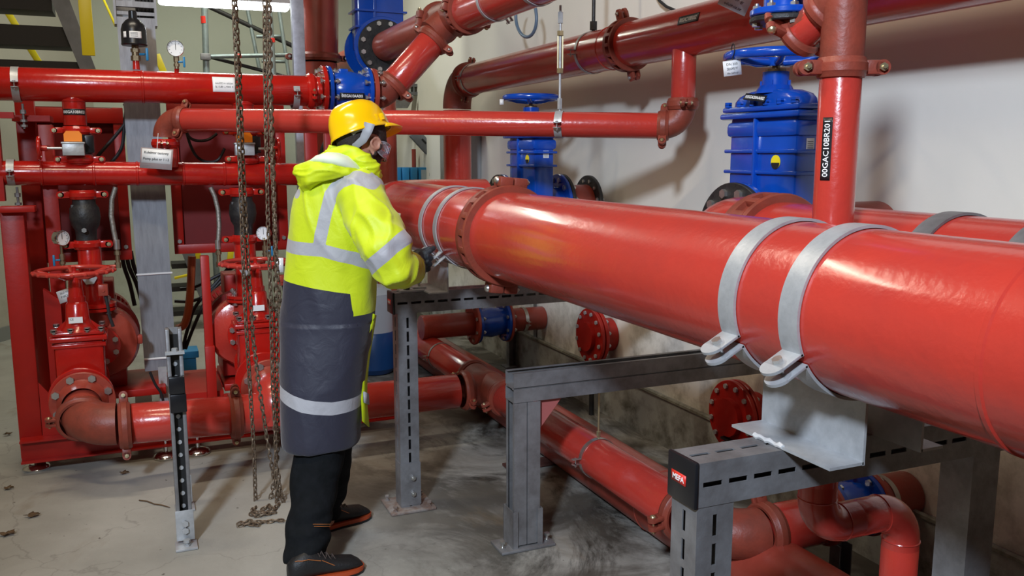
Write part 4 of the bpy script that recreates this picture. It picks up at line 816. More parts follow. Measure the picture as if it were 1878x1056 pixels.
def braided(label, pts, xb, zb, sgn):
    t = thing('braided_hose', label, 'hose', pts[-1]); b = MB(); b.tube(pts, .0125, 12); b.build('braid', mat('steel_braid_'+str(len(pts))+str(sgn), (.42,.40,.36), .4, .7, .5, 120, (.18,.17,.15), .3, 300), t)
    e = V(pts[-1]); b = MB(); b.cyl(e+Z_*.03, e-Z_*.02, .016, 12); b.build('ferrule', ZINC, t); b = MB(); b.cyl(e-Z_*.02, e-Z_*.12, .011, 10); b.hexn(e-Z_*.03, -Z_, .016, .02); b.hexn(e-Z_*.09, -Z_, .016, .03); b.build('fitting', BRZ, t)
    b = MB(); b.cyl(e-Z_*.11, (xb,5.05,e.z-.11), .009, 10); b.build('red_stub', RED, t)
braided('braided steel hose beside the left pump column', [at(x,y,Y=5.05) for x,y in ((212,343),(205,365),(204,395),(208,420),(214,450))], -.18, 1.0, 1)
braided('braided steel hose left of the right pump column', [at(x,y,Y=5.05) for x,y in ((386,343),(394,360),(400,385),(402,415),(400,450))], .51, 1.0, 2)
def cable(label, pix, Y, r=.008, m=RUBB, name='cable', cat='cable'):
    pts = [at(x,y,Y=Y) for x,y in pix]
    # smooth
    out = []
    for i in range(len(pts)-1):
        p0 = pts[max(i-1,0)]; p1 = pts[i]; p2 = pts[i+1]; p3 = pts[min(i+2,len(pts)-1)]
        for k in range(6):
            t_ = k/6; out.append(.5*((2*p1)+(p2-p0)*t_+(2*p0-5*p1+4*p2-p3)*t_*t_+(3*p1-p0-3*p2+p3)*t_**3))
    out.append(pts[-1]); b = MB(); b.tube(out, r, 8); o = b.build(name, m); tag(o, label, cat); return o
cable('black cable falling diagonally behind the upper header, left of the duct', ((228,190),(234,205),(232,222),(215,245),(195,268),(178,288),(173,300)), 5.3, .009)
cable('black cable running beside the diagonal one down to the lower header', ((232,195),(229,220),(227,245),(224,268),(215,285),(203,298)), 5.3, .009)
cable('black cable sagging right of the left elbow under the long thin pipe', ((340,238),(348,252),(362,258),(382,256),(398,245)), 5.25, .008)
cable('black cable looping low between left elbow and the right column', ((342,242),(350,268),(362,288),(380,297),(400,293),(412,272)), 5.28, .008)
for i, (xa, xb_, lab) in enumerate(((222,247,'leftmost of the dark cables behind the duct foot'),(231,262,'middle one of the dark cables behind the duct'),(240,270,'rightmost of the dark cables behind the grey duct'))):
    cable(lab, ((xa,460),(xa+6,490),((xa+xb_)//2+4,520),(xb_,560)), 5.75, .012)
for i, (lab, pts_) in enumerate((('upper black cable sweeping down from the right panel', ((440,470),(425,490),(395,520),(360,560),(345,600),(335,640))), ('black cable crossing left to right behind the middle upright', ((330,530),(360,525),(400,505),(440,485),(470,478))), ('lower black cable curving towards the grey duct foot', ((320,552),(350,552),(380,540),(410,512),(440,492))), ('bundled black cable ending behind the black cap', ((430,478),(405,508),(380,545),(355,600),(340,640)))) ):
    cable(lab, pts_, 5.9, .011)
cable('orange hose bending behind the middle red upright', ((352,470),(350,520),(346,565),(338,595),(324,602)), 5.75, .024, ORH, 'hose', 'hose')
cable('grey cable dropping below the duct foot', ((275,682),(285,705),(295,720),(300,738)), 5.0, .007)
cable('black cable behind the helmet left of the long pipe', ((588,300),(590,275),(598,258),(606,268),(608,290)), 6.2, .012)
# grey cable duct column
t = thing('cable_duct', 'tall grey sheet-metal cable duct between the two pumps', 'cable duct', (.07,5.3,.38))
a0 = at(213,24,Y=5.28); a1 = at(283,24,Y=5.28); c0 = at(266,681,Y=5.28); c1 = at(324,676,Y=5.28)
b = MB(); xl0 = a0.x; xr0 = a1.x; xl1 = c0.x; xr1 = c1.x; b.prism([(xl0,5.28,2.33),(xr0,5.28,2.33),(xr1,5.28,c0.z),(xl1,5.28,c0.z)], Y_, .10); dcover = b.build('cover', ALU, t)
b = MB(); b.box((xl0-.006,5.335,2.50), (.012,.12,.42)); b.box((xr0+.006,5.335,2.50), (.012,.12,.42)); b.box(((xl0+xr0)/2,5.39,2.5), (xr0-xl0,.01,.42)); b.box(((xl0+xr0)/2,5.30,2.40), (xr0-xl0+.02,.03,.03)); b.box(((xl0+xr0)/2,5.30,2.352), (xr0-xl0+.02,.02,.018)); b.build('open_channel', ALU, t)
b = MB()
for k in range(5): b.cyl(((xl0+xr0)/2+.01+.018*k,5.35,2.34), ((xl0+xr0)/2+.012+.018*k,5.35,2.85), .008, 8)
b.build('inner_cables', RUBB, t)
for z_ in (504, 659):
    w0 = at(250 if z_ == 504 else 264, z_, Y=5.276); w1 = at(316 if z_ == 504 else 322, z_-4, Y=5.276); b = MB(); b.tube([w0, w1], .006, 6); b.build('plastic_strap', WHITE, t)
b = MB(); cc = at(300,715,Y=5.2); b.box((cc.x,5.2,.28), (.045,.03,.26)); tag(b.build('small_bracket', GALV), 'short light metal strip standing below the duct foot', 'bracket')
# back items beside the duct
# ================================================================== SLOTTED POST, CHAINS, LITTER
def slot_post(label, x, y, h, w=.062):
    t = thing('slotted_post', label, 'post', (x,y,0)); b = MB()
    for s in (-1,1): b.box((x+s*w*.38,y,h/2+.02), (w*.24,.05,h-.02), None, .003)
    b.box((x,y+.02,h/2+.02), (w,.006,h-.02)); b.build('channel', GALD, t)
    b = MB(); n = int((h-.16)/.055)
    for i in range(n): b.cyl((x,y+.015,.10+i*.055), (x,y+.010,.10+i*.055), .009, 10)
    b.build('hole_rim', GALV, t)
    b = MB(); b.box((x,y+.0155,h/2), (w*.5,.003,h*.96)); b.build('painted_channel_shade', INK, t)  # solid black strip stands in for the shade inside the open channel
    b = MB(); b.box((x,y-.028,.085), (w*1.15,.006,.13), None, .002); b.box((x,y-.05,.006), (.085,.09,.010), None, .002); b.build('foot_angle', GALV, t)
    for z in (.065,.095): bolt(t, (x,y-.034,z), (x,y-.02,z), .012, GALV)
    bolt(t, (x+.003,y-.065,.028), (x+.003,y-.065,.0), .012, GALV); return t
t1 = slot_post('slender slotted steel post with black caps standing left of the chains', .112, 3.70, .90)
b = MB(); b.box((.112,3.66,.685), (.060,.03,.07), None, .004); b.box((.114,3.66,.61), (.062,.03,.075), None, .004); b.build('black_cap', BLKP, t1)
b = MB(); b.box((.112,3.668,.815), (.072,.02,.012)); b.hexn((.112,3.668,.82), Z_, .012, .014); b.build('cross_plate', GALV, t1)
slot_post('second slotted post right behind the slender one', .128, 4.12, .62)
t = thing('support_beam', 'short steel beam joining the two slender slotted posts', 'beam', (.12,3.9,.6)); b = MB(); b.box((.12,3.905,.65), (.05,.38,.055), None, .003); b.build('strut', GALD, t)
def chain_mesh(b, pts, pitch=.0235, wire=.0036, wl=.0175, phase=0, jit=.25):
    # resample
    P = [V(p) for p in pts]; d = [0]
    for i in range(1, len(P)): d.append(d[-1]+(P[i]-P[i-1]).length)
    n = int(d[-1]/pitch)
    def samp(s):
        for i in range(1, len(P)):
            if s <= d[i]: return P[i-1].lerp(P[i], (s-d[i-1])/max(1e-6, d[i]-d[i-1]))
        return P[-1]
    for k in range(n):
        a = samp(k*pitch); c = samp(min((k+1)*pitch, d[-1])); t = (c-a)
        if t.length < 1e-4: continue
        t.normalize(); m = (a+c)/2; g = (k % 2)*math.pi/2+phase+random.uniform(-jit, jit)
        u, w, _ = basis(t, RT); s = u*math.cos(g)+w*math.sin(g); nrm = t.cross(s)
        hl = pitch*.5; hw = wl/2-wire*.2; N = 14; vs = []; M_ = 6
        for i in range(N):
            q = 2*math.pi*i/N; cx_, sx_ = math.cos(q), math.sin(q)
            p = m+s*(hw*cx_)+t*((hl*1.28)*math.copysign(abs(sx_)**.6, sx_)); o = (s*cx_+t*sx_).normalized()
            for j in range(M_):
                e = 2*math.pi*j/M_; vs.append(p+o*(wire*math.cos(e))+nrm*(wire*math.sin(e)))
        b.add(vs, [(i*M_+j, ((i+1)%N)*M_+j, ((i+1)%N)*M_+(j+1)%M_, i*M_+(j+1)%M_) for i in range(N) for j in range(M_)])
def cp(x, y, G): 
    d = FW+RT*((x-CX)/FPX)-UP*((y-CY)/FPX); g = V((FW.x,FW.y,0)).normalized(); return O+d*(G/(d.x*g.x+d.y*g.y))
def chain(label, strands, floorpts=None):
    t = thing('hoist_chain', label, 'chain', cp(*strands[0][0][-1], strands[0][1]))
    for i, (px_, G) in enumerate(strands):
        b = MB(); chain_mesh(b, [cp(x,y,G) for x,y in px_], phase=.4+.5*i); b.build('hanging_strand', CHAINM, t, 60)
    for fp in (floorpts or []):
        b = MB(); chain_mesh(b, [at(x,y,Z=.006)+Z_*(.004*((i*7)%3)) for i,(x,y) in enumerate(fp)], phase=.8, jit=.5); b.build('floor_coil', CHAINM, t, 60)
    return t
chain('rusty hoist chain with two strands, the left pair, its slack on the floor', [([(427,-20),(434,130),(438,260),(443,400),(449,560),(458,700),(466,830),(469,925)], 3.88), ([(431,-20),(440,150),(447,330),(455,480),(464,620),(474,700),(489,800),(503,880),(512,915)], 3.92)],
      [[(469,930),(462,938),(475,944),(492,940),(505,934),(512,920)], [(458,942),(470,948),(488,944),(507,940)]])
chain('rusty hoist chain with three strands, the right pair nearest the man', [([(485,-20),(486,120),(488,260),(492,420),(497,560),(500,700),(505,800),(507,880),(508,945)], 3.86), ([(492,-20),(494,130),(498,280),(505,440),(513,560),(519,690)], 3.84), ([(494,-20),(496,150),(501,300),(504,420),(507,560),(508,700),(509,830),(500,900),(492,928)], 3.90), ([(509,860),(514,900),(524,935)], 3.86)],
      [[(436,962),(450,957),(470,960),(490,957),(508,955),(525,957)], [(437,965),(455,962),(474,965)], [(480,935),(492,928),(500,938)]])
def leaf(label, x, y, s, rot):
    c = at(x,y,Z=.004); b = MB(); n = 18; vs = [c+Z_*.006]
    for i in range(n):
        g = 2*math.pi*i/n; r = s*(.55+.45*abs(math.cos(2.5*g)))*(1 if i%2 else .72); vs.append(c+V((r*math.cos(g+rot), r*.7*math.sin(g+rot), .002+.010*abs(math.sin(g*1.5)))))
    b.add(vs, [(0,1+i,1+(i+1)%n) for i in range(n)]); o = b.build('dry_leaf', LEAFM); sm = o.modifiers.new('t','SOLIDIFY'); sm.thickness = .001; tag(o, label, 'leaf')
leaf('brown dry leaf on the floor at the left, upper one of the near pair', 60, 946, .040, .5)
leaf('brown dry leaf at the lower left edge of the floor', 14, 980, .040, 1.9)
leaf('small brown leaf on the floor left of the pump set foot', 16, 896, .028, .1)
leaf('small brown leaf on the floor beside the wall at far left', 15, 797, .028, .9)
leaf('dark leaf lying in the shadow in front of the pump set', 228, 868, .028, .2)
b = MB(); b.tube([at(x,y,Z=.005) for x,y in ((255,917),(270,919),(283,924),(297,926),(311,930))], [.003,.0035,.003,.0035,.002], 6); tag(b.build('twig', LEAFM), 'thin dark twig on the floor left of the slender post', 'twig')
# ================================================================== BACKGROUND
ST = [None]
t = thing('stairs', 'dark steel staircase with grey stringer and yellow rails at the top left', 'stairs', (-.5,7.4,1.9)); ST[0] = t
b = MB()
for k, (ya, yb, xr) in enumerate(((-40,20,92),(46,86,128),(110,128,150))):
    p = at(-300,ya,Y=7.2); q = at(xr,ya+4,Y=7.2); r_ = at(xr,yb,Y=7.2); b.box(((p.x+q.x)/2,7.35,(q.z+r_.z)/2), (q.x-p.x,.30,(q.z-r_.z)))
    b.build('tread', STEP, t); b = MB()
s0 = at(86,-20,Y=7.15); s1_ = at(120,-20,Y=7.15); s2_ = at(178,133,Y=7.15); s3_ = at(150,135,Y=7.15); b = MB(); b.prism([s0,s1_,s2_,s3_], Y_, .04); b.build('stringer', STRG, t)
def bar(label, x0, y0, x1, y1, Y, w, m, name='yellow_rail', cat='bar', d=.04, par=None):
    a = at(x0,y0,Y=Y); c = at(x1,y1,Y=Y); u = (c-a).normalized(); s = u.cross(Y_).normalized(); b = MB(); b.box((a+c)/2, ((c-a).length, w, d), (u, s, Y_), .002)
    o = b.build(name, m, ST[0]); o['label'] = label; return o
bar('broad yellow bar hanging down at the top left, right of the stringer', 154,-15, 163,102, 6.4, .075, YEL)
bar('yellow diagonal rail between the stair treads, left', 0,0, 78,125, 8.3, .05, YEL)
bar('thin yellow rail at the top left of the grey duct', 188,-5, 212,48, 8.3, .018, YEL)
bar('short yellow brace right of the grey duct above the upper header', 287,100, 304,142, 7.6, .05, YEL)
# left lower openings: stringer and yellow/black tape seen between the pumps
t = thing('stairs', 'lower part of the dark staircase glimpsed between the pumps', 'stairs', (.6,8.6,.2)); ST[0] = t; b = MB()
s = [at(x,y,Y=8.4) for x,y in ((330,455),(362,455),(405,560),(372,560))]; b.prism(s, Y_, .05); b.build('stringer', STRG, t)
for i, y in enumerate((488, 530, 575)):
    b = MB(); p = at(315,y,Y=8.5); q = at(380,y-3,Y=8.5); b.box(((p.x+q.x)/2,8.6,p.z), (q.x-p.x,.25,.045)); b.build('tread', STEP, t)
bar('yellow strip seen through the gap right of the middle red upright', 363,456, 363,474, 8.2, .045, YEL)
bar('yellow strip seen behind the right pump discharge pipe', 424,456, 420,490, 8.2, .05, YEL)
bar('black and yellow tape piece seen between the pumps', 320,510, 345,504, 8.2, .02, YEL)
t = thing('floor_box', 'blue box edge on the floor seen behind the slender post', 'box', at(340,652,Y=6.6)); b = MB(); c = at(346,651,Y=6.6); b.box((c.x,6.7,c.z), (.14,.2,.05), None, .004); b.box((c.x,6.7,c.z/2-.012), (.10,.15,max(.02,c.z-.04))); b.build('box', LBLUE, t)
def tubeobj(label, pts, r, m, name, cat): b = MB(); b.tube(pts, r, 12); return tag(b.build(name, m), label, cat)
t = thing('scaffold', 'grey-green tube scaffold in front of the far wall, red-banded joints', 'scaffold', at(375,145,Y=8.5)); 
b = MB(); b.tube([at(374,-20,Y=8.5), at(379,150,Y=8.5)], .028, 14); q_ = at(379,150,Y=8.5); b.tube([q_, V((q_.x,8.5,0))], .028, 14); 
p1_ = V(at(374,-20,Y=8.5)); b.build('standard', SCAF, t)
b = MB(); b.tube([at(375,104,Y=8.5), at(560,100,Y=8.5)], .020, 12); b.build('ledger', SCAF, t)
b = MB(); b.tube([at(383,104,Y=8.55), at(560,150,Y=8.55)], .016, 10); b.tube([at(383,12,Y=8.9), at(560,95,Y=8.9)], .022, 10); b.build('brace', STEP, t)
b = MB(); b.tube([at(454,18,Y=8.9), at(476,128,Y=8.9)], .018, 10); b.tube([at(512,20,Y=8.7), at(530,140,Y=8.7)], .018, 10); b.tube([at(494,20,Y=8.4), at(502,150,Y=8.4)], .028, 12); b.tube([at(470,67,Y=8.8), at(520,66,Y=8.8)], .016, 10); b.tube([at(480,112,Y=8.8), at(525,113,Y=8.8)], .016, 10); b.build('brace', SCAF, t)
b = MB(); b.cyl(at(374,30,Y=8.5), at(375,43,Y=8.5), .0295, 14); b.cyl(at(434,102.6,Y=8.5), at(442,102.4,Y=8.5), .0215, 12); b.cyl(at(498,70,Y=8.4), at(499,78,Y=8.4), .0295, 12); b.build('red_tape', LRED, t)
b = MB(); b.box(at(377,104,Y=8.46), (.09,.03,.06), None, .008); b.build('coupler', GALD, t)
pv = at(590,0,Y=7.0); t = pipe('thick dark red upright pipe at the top, behind the slotted grey post', (pv.x+.02,7.0,4.19), at(583,104,Y=7.0), .155, RUSTP)
c7 = at(582,106,Y=7.0); coupling('dark rusty coupling at the lower end of the thick upright pipe', c7, Z_, .155, (-1,0,0), .06, RUST, ZINC)
pipe('continuation of the thick upright pipe behind the blue check valve', (c7.x,7.0,.1), (c7.x,7.0,c7.z-.04), .150, RUSTP)
pv = at(668,60,Y=7.3); pipe('thin red upright pipe left of the dark blue upper valve', (pv.x,7.4,1.9), (pv.x,7.4,4.19), .06, RED)
b = MB(); p_ = at(664,10,Y=7.3); b.cyl((pv.x,7.4,p_.z-.08),(pv.x,7.4,p_.z+.08),.075,20); tag(b.build('pipe_sleeve', mat('pale_sleeve', (.40,.44,.44), .5)), 'pale sleeve around the thin red upright pipe at the top', 'sleeve')
pv = at(708,300,Y=6.6); pipe('dark red upright pipe just right of the man\'s face', (pv.x,6.6,.1), (pv.x,6.6,2.15), .085, RUSTP)
a = at(544,0,Y=6.2); t = thing('channel_post', 'light grey steel post behind the right chains at the top', 'post', (a.x,6.2,0)); b = MB(); b.box((a.x,6.2,2.1), (.080,.06,4.19), None, .004); b.build('channel', mat('pale_grey_post', (.42,.43,.50), .45, .3, .3, 20), t)
# cable tray, strut, boxes, cabinet on the far wall side
t = thing('cable_tray', 'grey perforated cable tray left of the far pipe elbow', 'cable tray', at(740,165,Y=8.6)); b = MB(); p = at(690,158,Y=8.6); q = at(822,160,Y=8.6); b.box(((p.x+q.x)/2,8.6,2.28), (q.x-p.x,.10,.03)); b.box(((p.x+q.x)/2,8.6,2.20), (q.x-p.x,.10,.03)); 
for i in range(14): b.box((p.x+.05*i+.02,8.6,2.24), (.012,.10,.05))
b.build('tray', STRG, t)
b = MB(); g0 = [at(x,y,Y=8.5) for x,y in ((728,176),(760,176),(748,198),(716,198))]; b.prism(g0, Y_, .03); b.build('gusset', GALD, t)
a = at(762,247,Y=8.3); c = at(816,306,Y=8.3); t = thing('diagonal_strut', 'dark grey slotted diagonal strut left of the upright pipe behind', 'strut', c); u = (c-a).normalized(); s = u.cross(Y_); b = MB(); b.box((a+c)/2, ((c-a).length+.06,.11,.05), (u,s,Y_), .003); st_ = b.build('strut', STRG, t)
q = MB(); slots(q, a+u*.10+V((0,-.026,0))+s*.012, u, 4, .085, .06, .02, -Y_, s); q.build('slot', INK, st_)
t = thing('equipment_boxes', 'row of light blue boxes with grey front sheet under the diagonal strut', 'boxes', at(757,335,Y=8.3))
for i, (xa, xb_) in enumerate(((724,736),(738,751),(753,766),(768,791))):
    p = at(xa,307,Y=8.3); q_ = at(xb_,334,Y=8.3); b = MB(); b.box(((p.x+q_.x)/2,8.38,(p.z+q_.z)/2-.0), (abs(q_.x-p.x),.16,abs(p.z-q_.z)), None, .004); bx = b.build('box', LBLUE, t)
    if i == 3: b = MB(); b.box(((p.x+q_.x)/2,8.297,(p.z+q_.z)/2), (.08,.004,.10)); b.build('paper', mat('grey_sheet', (.35,.42,.45), .5), bx)
b = MB(); b.box(at(757,336,Y=8.38), (.40,.18,.02)); b.build('shelf', STRG, t)
p = at(759,290,Y=8.5); b = MB(); b.cyl((p.x,8.5,p.z-.09),(p.x,8.5,p.z+.09),.022,12); tag(b.build('small_pipe_end', RUSTP), 'short dark red pipe end above the light blue boxes', 'pipe')
p = at(798,320,Y=8.2); b = MB(); b.ball((p.x,8.2,p.z), .06, 14, (1,.8,1)); b.box((p.x+.03,8.2,p.z-.07),(.05,.05,.06)); tag(b.build('valve_actuator', GALD), 'small grey round fitting right of the light blue boxes', 'fitting')
t = thing('wall_cabinet', 'narrow grey cabinet on the wall behind the upright pipe', 'cabinet', (2.55,6.8,1.2)); b = MB(); b.box((2.56,7.05,1.62), (.19,.50,.62), None, .006); b.build('case', CAB, t); b = MB(); b.box((2.56,6.796,1.62), (.17,.006,.58), None, .003); b.build('door', CAB, t)
t = thing('wall_conduit', 'thin yellow-green conduit on the far wall above the boxes', 'conduit', at(797,250,Y=9.85)); b = MB(); p = at(797,250,Y=9.86); b.cyl((p.x,9.87,.3),(p.x,9.87,4.1),.012,10); b.build('tube', mat('dull_yellow_green', (.35,.33,.08), .5), t)
for (lab, x) in (('grey conduit on the far wall left of the far elbow', 808), ('second grey conduit on the far wall nearest the elbow', 824)):
    p = at(x,150,Y=9.85); t = thing('wall_conduit', lab, 'conduit', (p.x,9.85,.3)); b = MB(); b.cyl((p.x,9.87,.3),(p.x,9.87,4.1),.02,10); b.build('tube', GALD, t)
# tank
tp_ = at(690,690,Z=0); t = thing('pressure_tank', 'dark blue and grey tank standing behind the man', 'tank', (tp_.x,tp_.y+.1,0)); cx0, cy0 = tp_.x+.02, tp_.y+.12
b = MB(); b.lathe((cx0,cy0,.01), Z_, [(0,1e-4),(0,.13),(.04,.165),(.28,.165),(.31,.15),(.315,1e-4)], 36); b.build('blue_base', TANKB, t); b = MB(); b.lathe((cx0,cy0,.32), Z_, [(0,1e-4),(0,.15),(.28,.15),(.33,.10),(.34,1e-4)], 36); b.build('grey_top', TANKG, t)
# fluorescent lamp
a = at(288,-3,Y=7.0); c = at(531,11,Y=7.0); t = thing('fluorescent_lamp', 'long white fluorescent lamp glowing at the top edge of the photo', 'lamp', (a+c)/2); u = (c-a).normalized(); b = MB(); b.box((a+c)/2+Z_*.05, ((c-a).length,.14,.09), (u, Y_, u.cross(Y_)*1), .01); b.build('housing', mat('white_lamp_housing', (.7,.7,.7), .4), t)
b = MB(); b.box((a+c)/2-Z_*.012, ((c-a).length*.985,.12,.055), (u, Y_, u.cross(Y_)), .02); b.build('diffuser', TUBE, t)
b = MB(); b.cyl((a.x+.2,7.0,a.z+.09),(a.x+.2,7.0,4.19),.006,8); b.cyl((c.x-.2,7.0,c.z+.09),(c.x-.2,7.0,4.19),.006,8); b.build('hanger', GALV, t)
# ================================================================== THE MAN
gd = V((FW.x,FW.y,0)).normalized()
def pg(x, y, G): return cp(x, y, G)
def evald(mb, voxel, smooth=6, fac=.5):
    me = bpy.data.meshes.new('tmp'); me.from_pydata(mb.v, [], mb.f); bm = bmesh.new(); bm.from_mesh(me); bmesh.ops.recalc_face_normals(bm, faces=bm.faces); bm.to_mesh(me); bm.free()
    o = bpy.data.objects.new('tmp', me); C.objects.link(o)
    r = o.modifiers.new('r','REMESH'); r.mode = 'VOXEL'; r.voxel_size = voxel; s = o.modifiers.new('s','SMOOTH'); s.iterations = smooth; s.factor = fac
    bpy.context.view_layer.update(); dg = bpy.context.evaluated_depsgraph_get(); m2 = bpy.data.meshes.new_from_object(o.evaluated_get(dg)); bpy.data.objects.remove(o); return m2
def fin(me, name, mats, parent, root):
    for v in me.vertices: v.co = v.co-root
    me.materials.clear()
    for m_ in mats: me.materials.append(m_)
    for p in me.polygons: p.use_smooth = True
    o = bpy.data.objects.new(name, me); C.objects.link(o); o['_root'] = tuple(root); o.parent = parent; me.name = name; return o
def ring_loft(b, rows, n=40, cap=True, ex=.9):
    vs = []
    for (c, ax, ay, u, w) in rows:
        for k in range(n):
            t_ = 2*math.pi*k/n; cc, ss = math.cos(t_), math.sin(t_)
            vs.append(c+u*(ax*math.copysign(abs(cc)**ex, cc))+w*(ay*math.copysign(abs(ss)**ex, ss)))
    m_ = len(rows); fs = [(i*n+k, i*n+(k+1)%n, (i+1)*n+(k+1)%n, (i+1)*n+k) for i in range(m_-1) for k in range(n)]
    fs += [tuple(range(n))[::-1], tuple(range((m_-1)*n, m_*n))]
    b.add(vs, fs)
MP = pg(600,1000,3.35); MP.z = 0
man = thing('person', 'person in yellow hard hat and high-visibility coat working at the thick pipe', 'person', MP); root = V(man['_root'])
# head frame
fh = (RT*.75+gd*.66).normalized(); sr = (RT*.66-gd*.75).normalized()
pit = math.radians(20); hf = fh*math.cos(pit)-Z_*math.sin(pit); hu = Z_*math.cos(pit)+fh*math.sin(pit)
HC = pg(664,260,3.44)
def hp_(f, s, u): return HC+hf*f+sr*s+hu*u
b = MB(); hax = (hf, sr, hu)
b.ball(hp_(-.008,0,.015), 1, 28, (.098,.077,.108), hax)          # skull
b.ball(hp_(.022,0,-.045), 1, 24, (.070,.060,.075), hax)          # face
b.ball(hp_(.052,0,-.088), 1, 20, (.036,.036,.030), hax)          # chin
b.tube([hp_(.088,0,.012), hp_(.104,0,-.012), hp_(.112,0,-.032)], [.009,.011,.016], 12)   # nose
b.ball(hp_(.098,0,-.035), 1, 14, (.012,.018,.009), hax)
b.ball(hp_(.080,0,.024), 1, 16, (.014,.050,.010), hax)           # brow
for s in (-1,1):
    b.ball(hp_(.070,s*.034,-.020), 1, 14, (.020,.022,.016), hax)  # cheek
    b.ball(hp_(.078,s*.031,.006), 1, 12, (.012,.014,.010), hax)   # eyelid
    b.ball(hp_(.010,s*.079,-.012), 1, 16, (.020,.008,.035), hax)   # ear
    b.torus(hp_(.008,s*.088,-.004), sr*s, .021, .0062, 20, 8)
    b.ball(hp_(.016,s*.081,-.040), 1, 12, (.009,.007,.012), hax)
for (u_, r_) in ((-.062,.008),(-.073,.009)): b.ball(hp_(.086,0,u_), 1, 14, (.008,.022,r_*.6), hax)   # lips
nb = pg(640,318,3.42); b.tube([hp_(-.030,0,-.02), hp_(-.035,0,-.09), nb, nb-Z_*.10], [.055,.055,.062,.075], 24)
# trunk, arms and legs under the clothes
hipc = pg(595,640,3.40)
ring_loft(b, [(nb-Z_*.05,.09,.08,RT,gd),(pg(622,370,3.41),.15,.12,RT,gd),(pg(612,460,3.41),.14,.12,RT,gd),(pg(602,560,3.40),.13,.11,RT,gd),(hipc,.12,.11,RT,gd),(hipc-Z_*.12,.09,.08,RT,gd)])
SH = pg(664,352,3.27); EL = pg(706,482,3.10); CU = pg(752,486,3.36); HN = pg(768,478,3.46)
SL = pg(600,350,3.55); ELl = pg(650,480,3.68); HL = pg(745,478,3.66)
b.tube([pg(640,345,3.35), SH, EL, CU, HN], [.06,.055,.045,.034,.028], 16); b.tube([pg(620,345,3.48), SL, ELl, HL], [.06,.055,.042,.030], 16)
NL = [pg(590,700,3.38), pg(575,900,3.27), pg(560,985,3.20), pg(553,1040,3.13)]; FL = [pg(608,700,3.46), pg(615,880,3.50), pg(600,940,3.54), pg(598,957,3.55)]
b.tube([hipc]+NL, [.07,.05,.045,.043,.040], 18); b.tube([hipc]+FL, [.07,.05,.040,.035,.035], 18)
SKIN = mat('skin', (.50,.25,.17), .5, 0, .25, 30, (.42,.19,.13), .1, 200)
hm = evald(b, .0045, 5)
hair_src = hm.copy(); body = fin(hm, 'body', [SKIN], man, root)
def shell(name, cond, off, m_, nz=.0, smi=10):
    me = hair_src.copy(); bm = bmesh.new(); bm.from_mesh(me); bm.normal_update()
    kill = []
    for f_ in bm.faces:
        c_ = f_.calc_center_median()-HC
        if not cond(c_.dot(hf), c_.dot(sr), c_.dot(hu)): kill.append(f_)
    bmesh.ops.delete(bm, geom=kill, context='FACES')
    for _ in range(smi):
        nb_ = {}
        for v in bm.verts:
            es = [e for e in v.link_edges if e.is_boundary]
            if len(es) == 2: nb_[v] = (es[0].other_vert(v).co+es[1].other_vert(v).co)/2
        for v, c_ in nb_.items(): v.co = v.co.lerp(c_, .6)
    for v in bm.verts: v.co += v.normal*(off+nz*noise.noise(v.co*120))
    bm.to_mesh(me); bm.free(); o = fin(me, name, [m_], man, root); s_ = o.modifiers.new('t','SOLIDIFY'); s_.thickness = off*1.6; s_.offset = -1; return o
HAIR = mat('dark_brown_hair', (.018,.012,.010), .6, 0, .5, 150, (.04,.025,.02), .5, 300)
ear = lambda f,s,u: abs(s) > .070 and -.016 < f < .034 and -.060 < u < .030
shell('hair', lambda f,s,u: (u > -.075 and u < .12 and (f < -.034 or (u > .022 and f < .080) or (u > -.0 and f < -.02) or (abs(s) > .05 and .030 < f < .046 and u > -.03))) and not ear(f,s,u) and not (u < -.05 and f > -.06), .004, HAIR, .002)
shell('beard', lambda f,s,u: ((u < -.030 and u > -.125 and f > .000+max(0,(-u-.03))*.0 and (abs(s) > .022 or u < -.050 or (-.058 < u < -.048)) and not (-.078 < u < -.060 and f > .085)) or (abs(s) > .048 and .026 < f < .048 and -.07 < u < .0)) and f > .014, .005, HAIR, .003)
# helmet
th = math.radians(20); hn = (UP*math.cos(th)-RT*math.sin(th)).normalized(); hr = (RT*math.cos(th)+UP*math.sin(th)).normalized(); hg = hn.cross(hr); hg = hg if hg.dot(gd) > 0 else -hg
HH = pg(663,247,3.44); ht = V(HH); ff = (hr*.80+hg*.60).normalized(); fs_ = hn.cross(ff)
helm = None; b = MB(); n = 56; prof = [(1.035,-.004),(1.05,.0),(1.03,.006),(1.0,.012),(.985,.035),(.94,.062),(.86,.088),(.72,.110),(.52,.124),(.28,.131),(.02,.133)]
vs = []
for (k, h) in prof:
    for i in range(n):
        g = 2*math.pi*i/n; cc, ss = math.cos(g), math.sin(g)
        a_ = .122*k; c_ = .102*k; ridge = .004*math.exp(-((ss*c_)/.016)**2) if h > .03 else 0
        vs.append(HH+ff*(a_*cc)+fs_*(c_*ss)+hn*(h+ridge))
b.add(vs, [(i*n+k, i*n+(k+1)%n, (i+1)*n+(k+1)%n, (i+1)*n+k) for i in range(len(prof)-1) for k in range(n)])
HY = mat('yellow_helmet_plastic', (.92,.52,.002), .2, 0, 0, coat=.4)
helm = b.build('hard_hat', HY, man, 60); s_ = helm.modifiers.new('t','SOLIDIFY'); s_.thickness = .003; s_.offset = -1
b = MB(); vs = []; m_ = 25
for i in range(m_):
    g = math.radians(-62+124*i/(m_-1)); cc, ss = math.cos(g), math.sin(g); w = max(0, math.cos(g*90/62))**.7
    for (ex_, dh) in ((0,.004),(.5,.003),(1.,-.010)):
        vs.append(HH+ff*((.122+.052*w*ex_)*cc)+fs_*((.102+.040*w*ex_)*ss)+hn*(dh-.006*ex_*w))
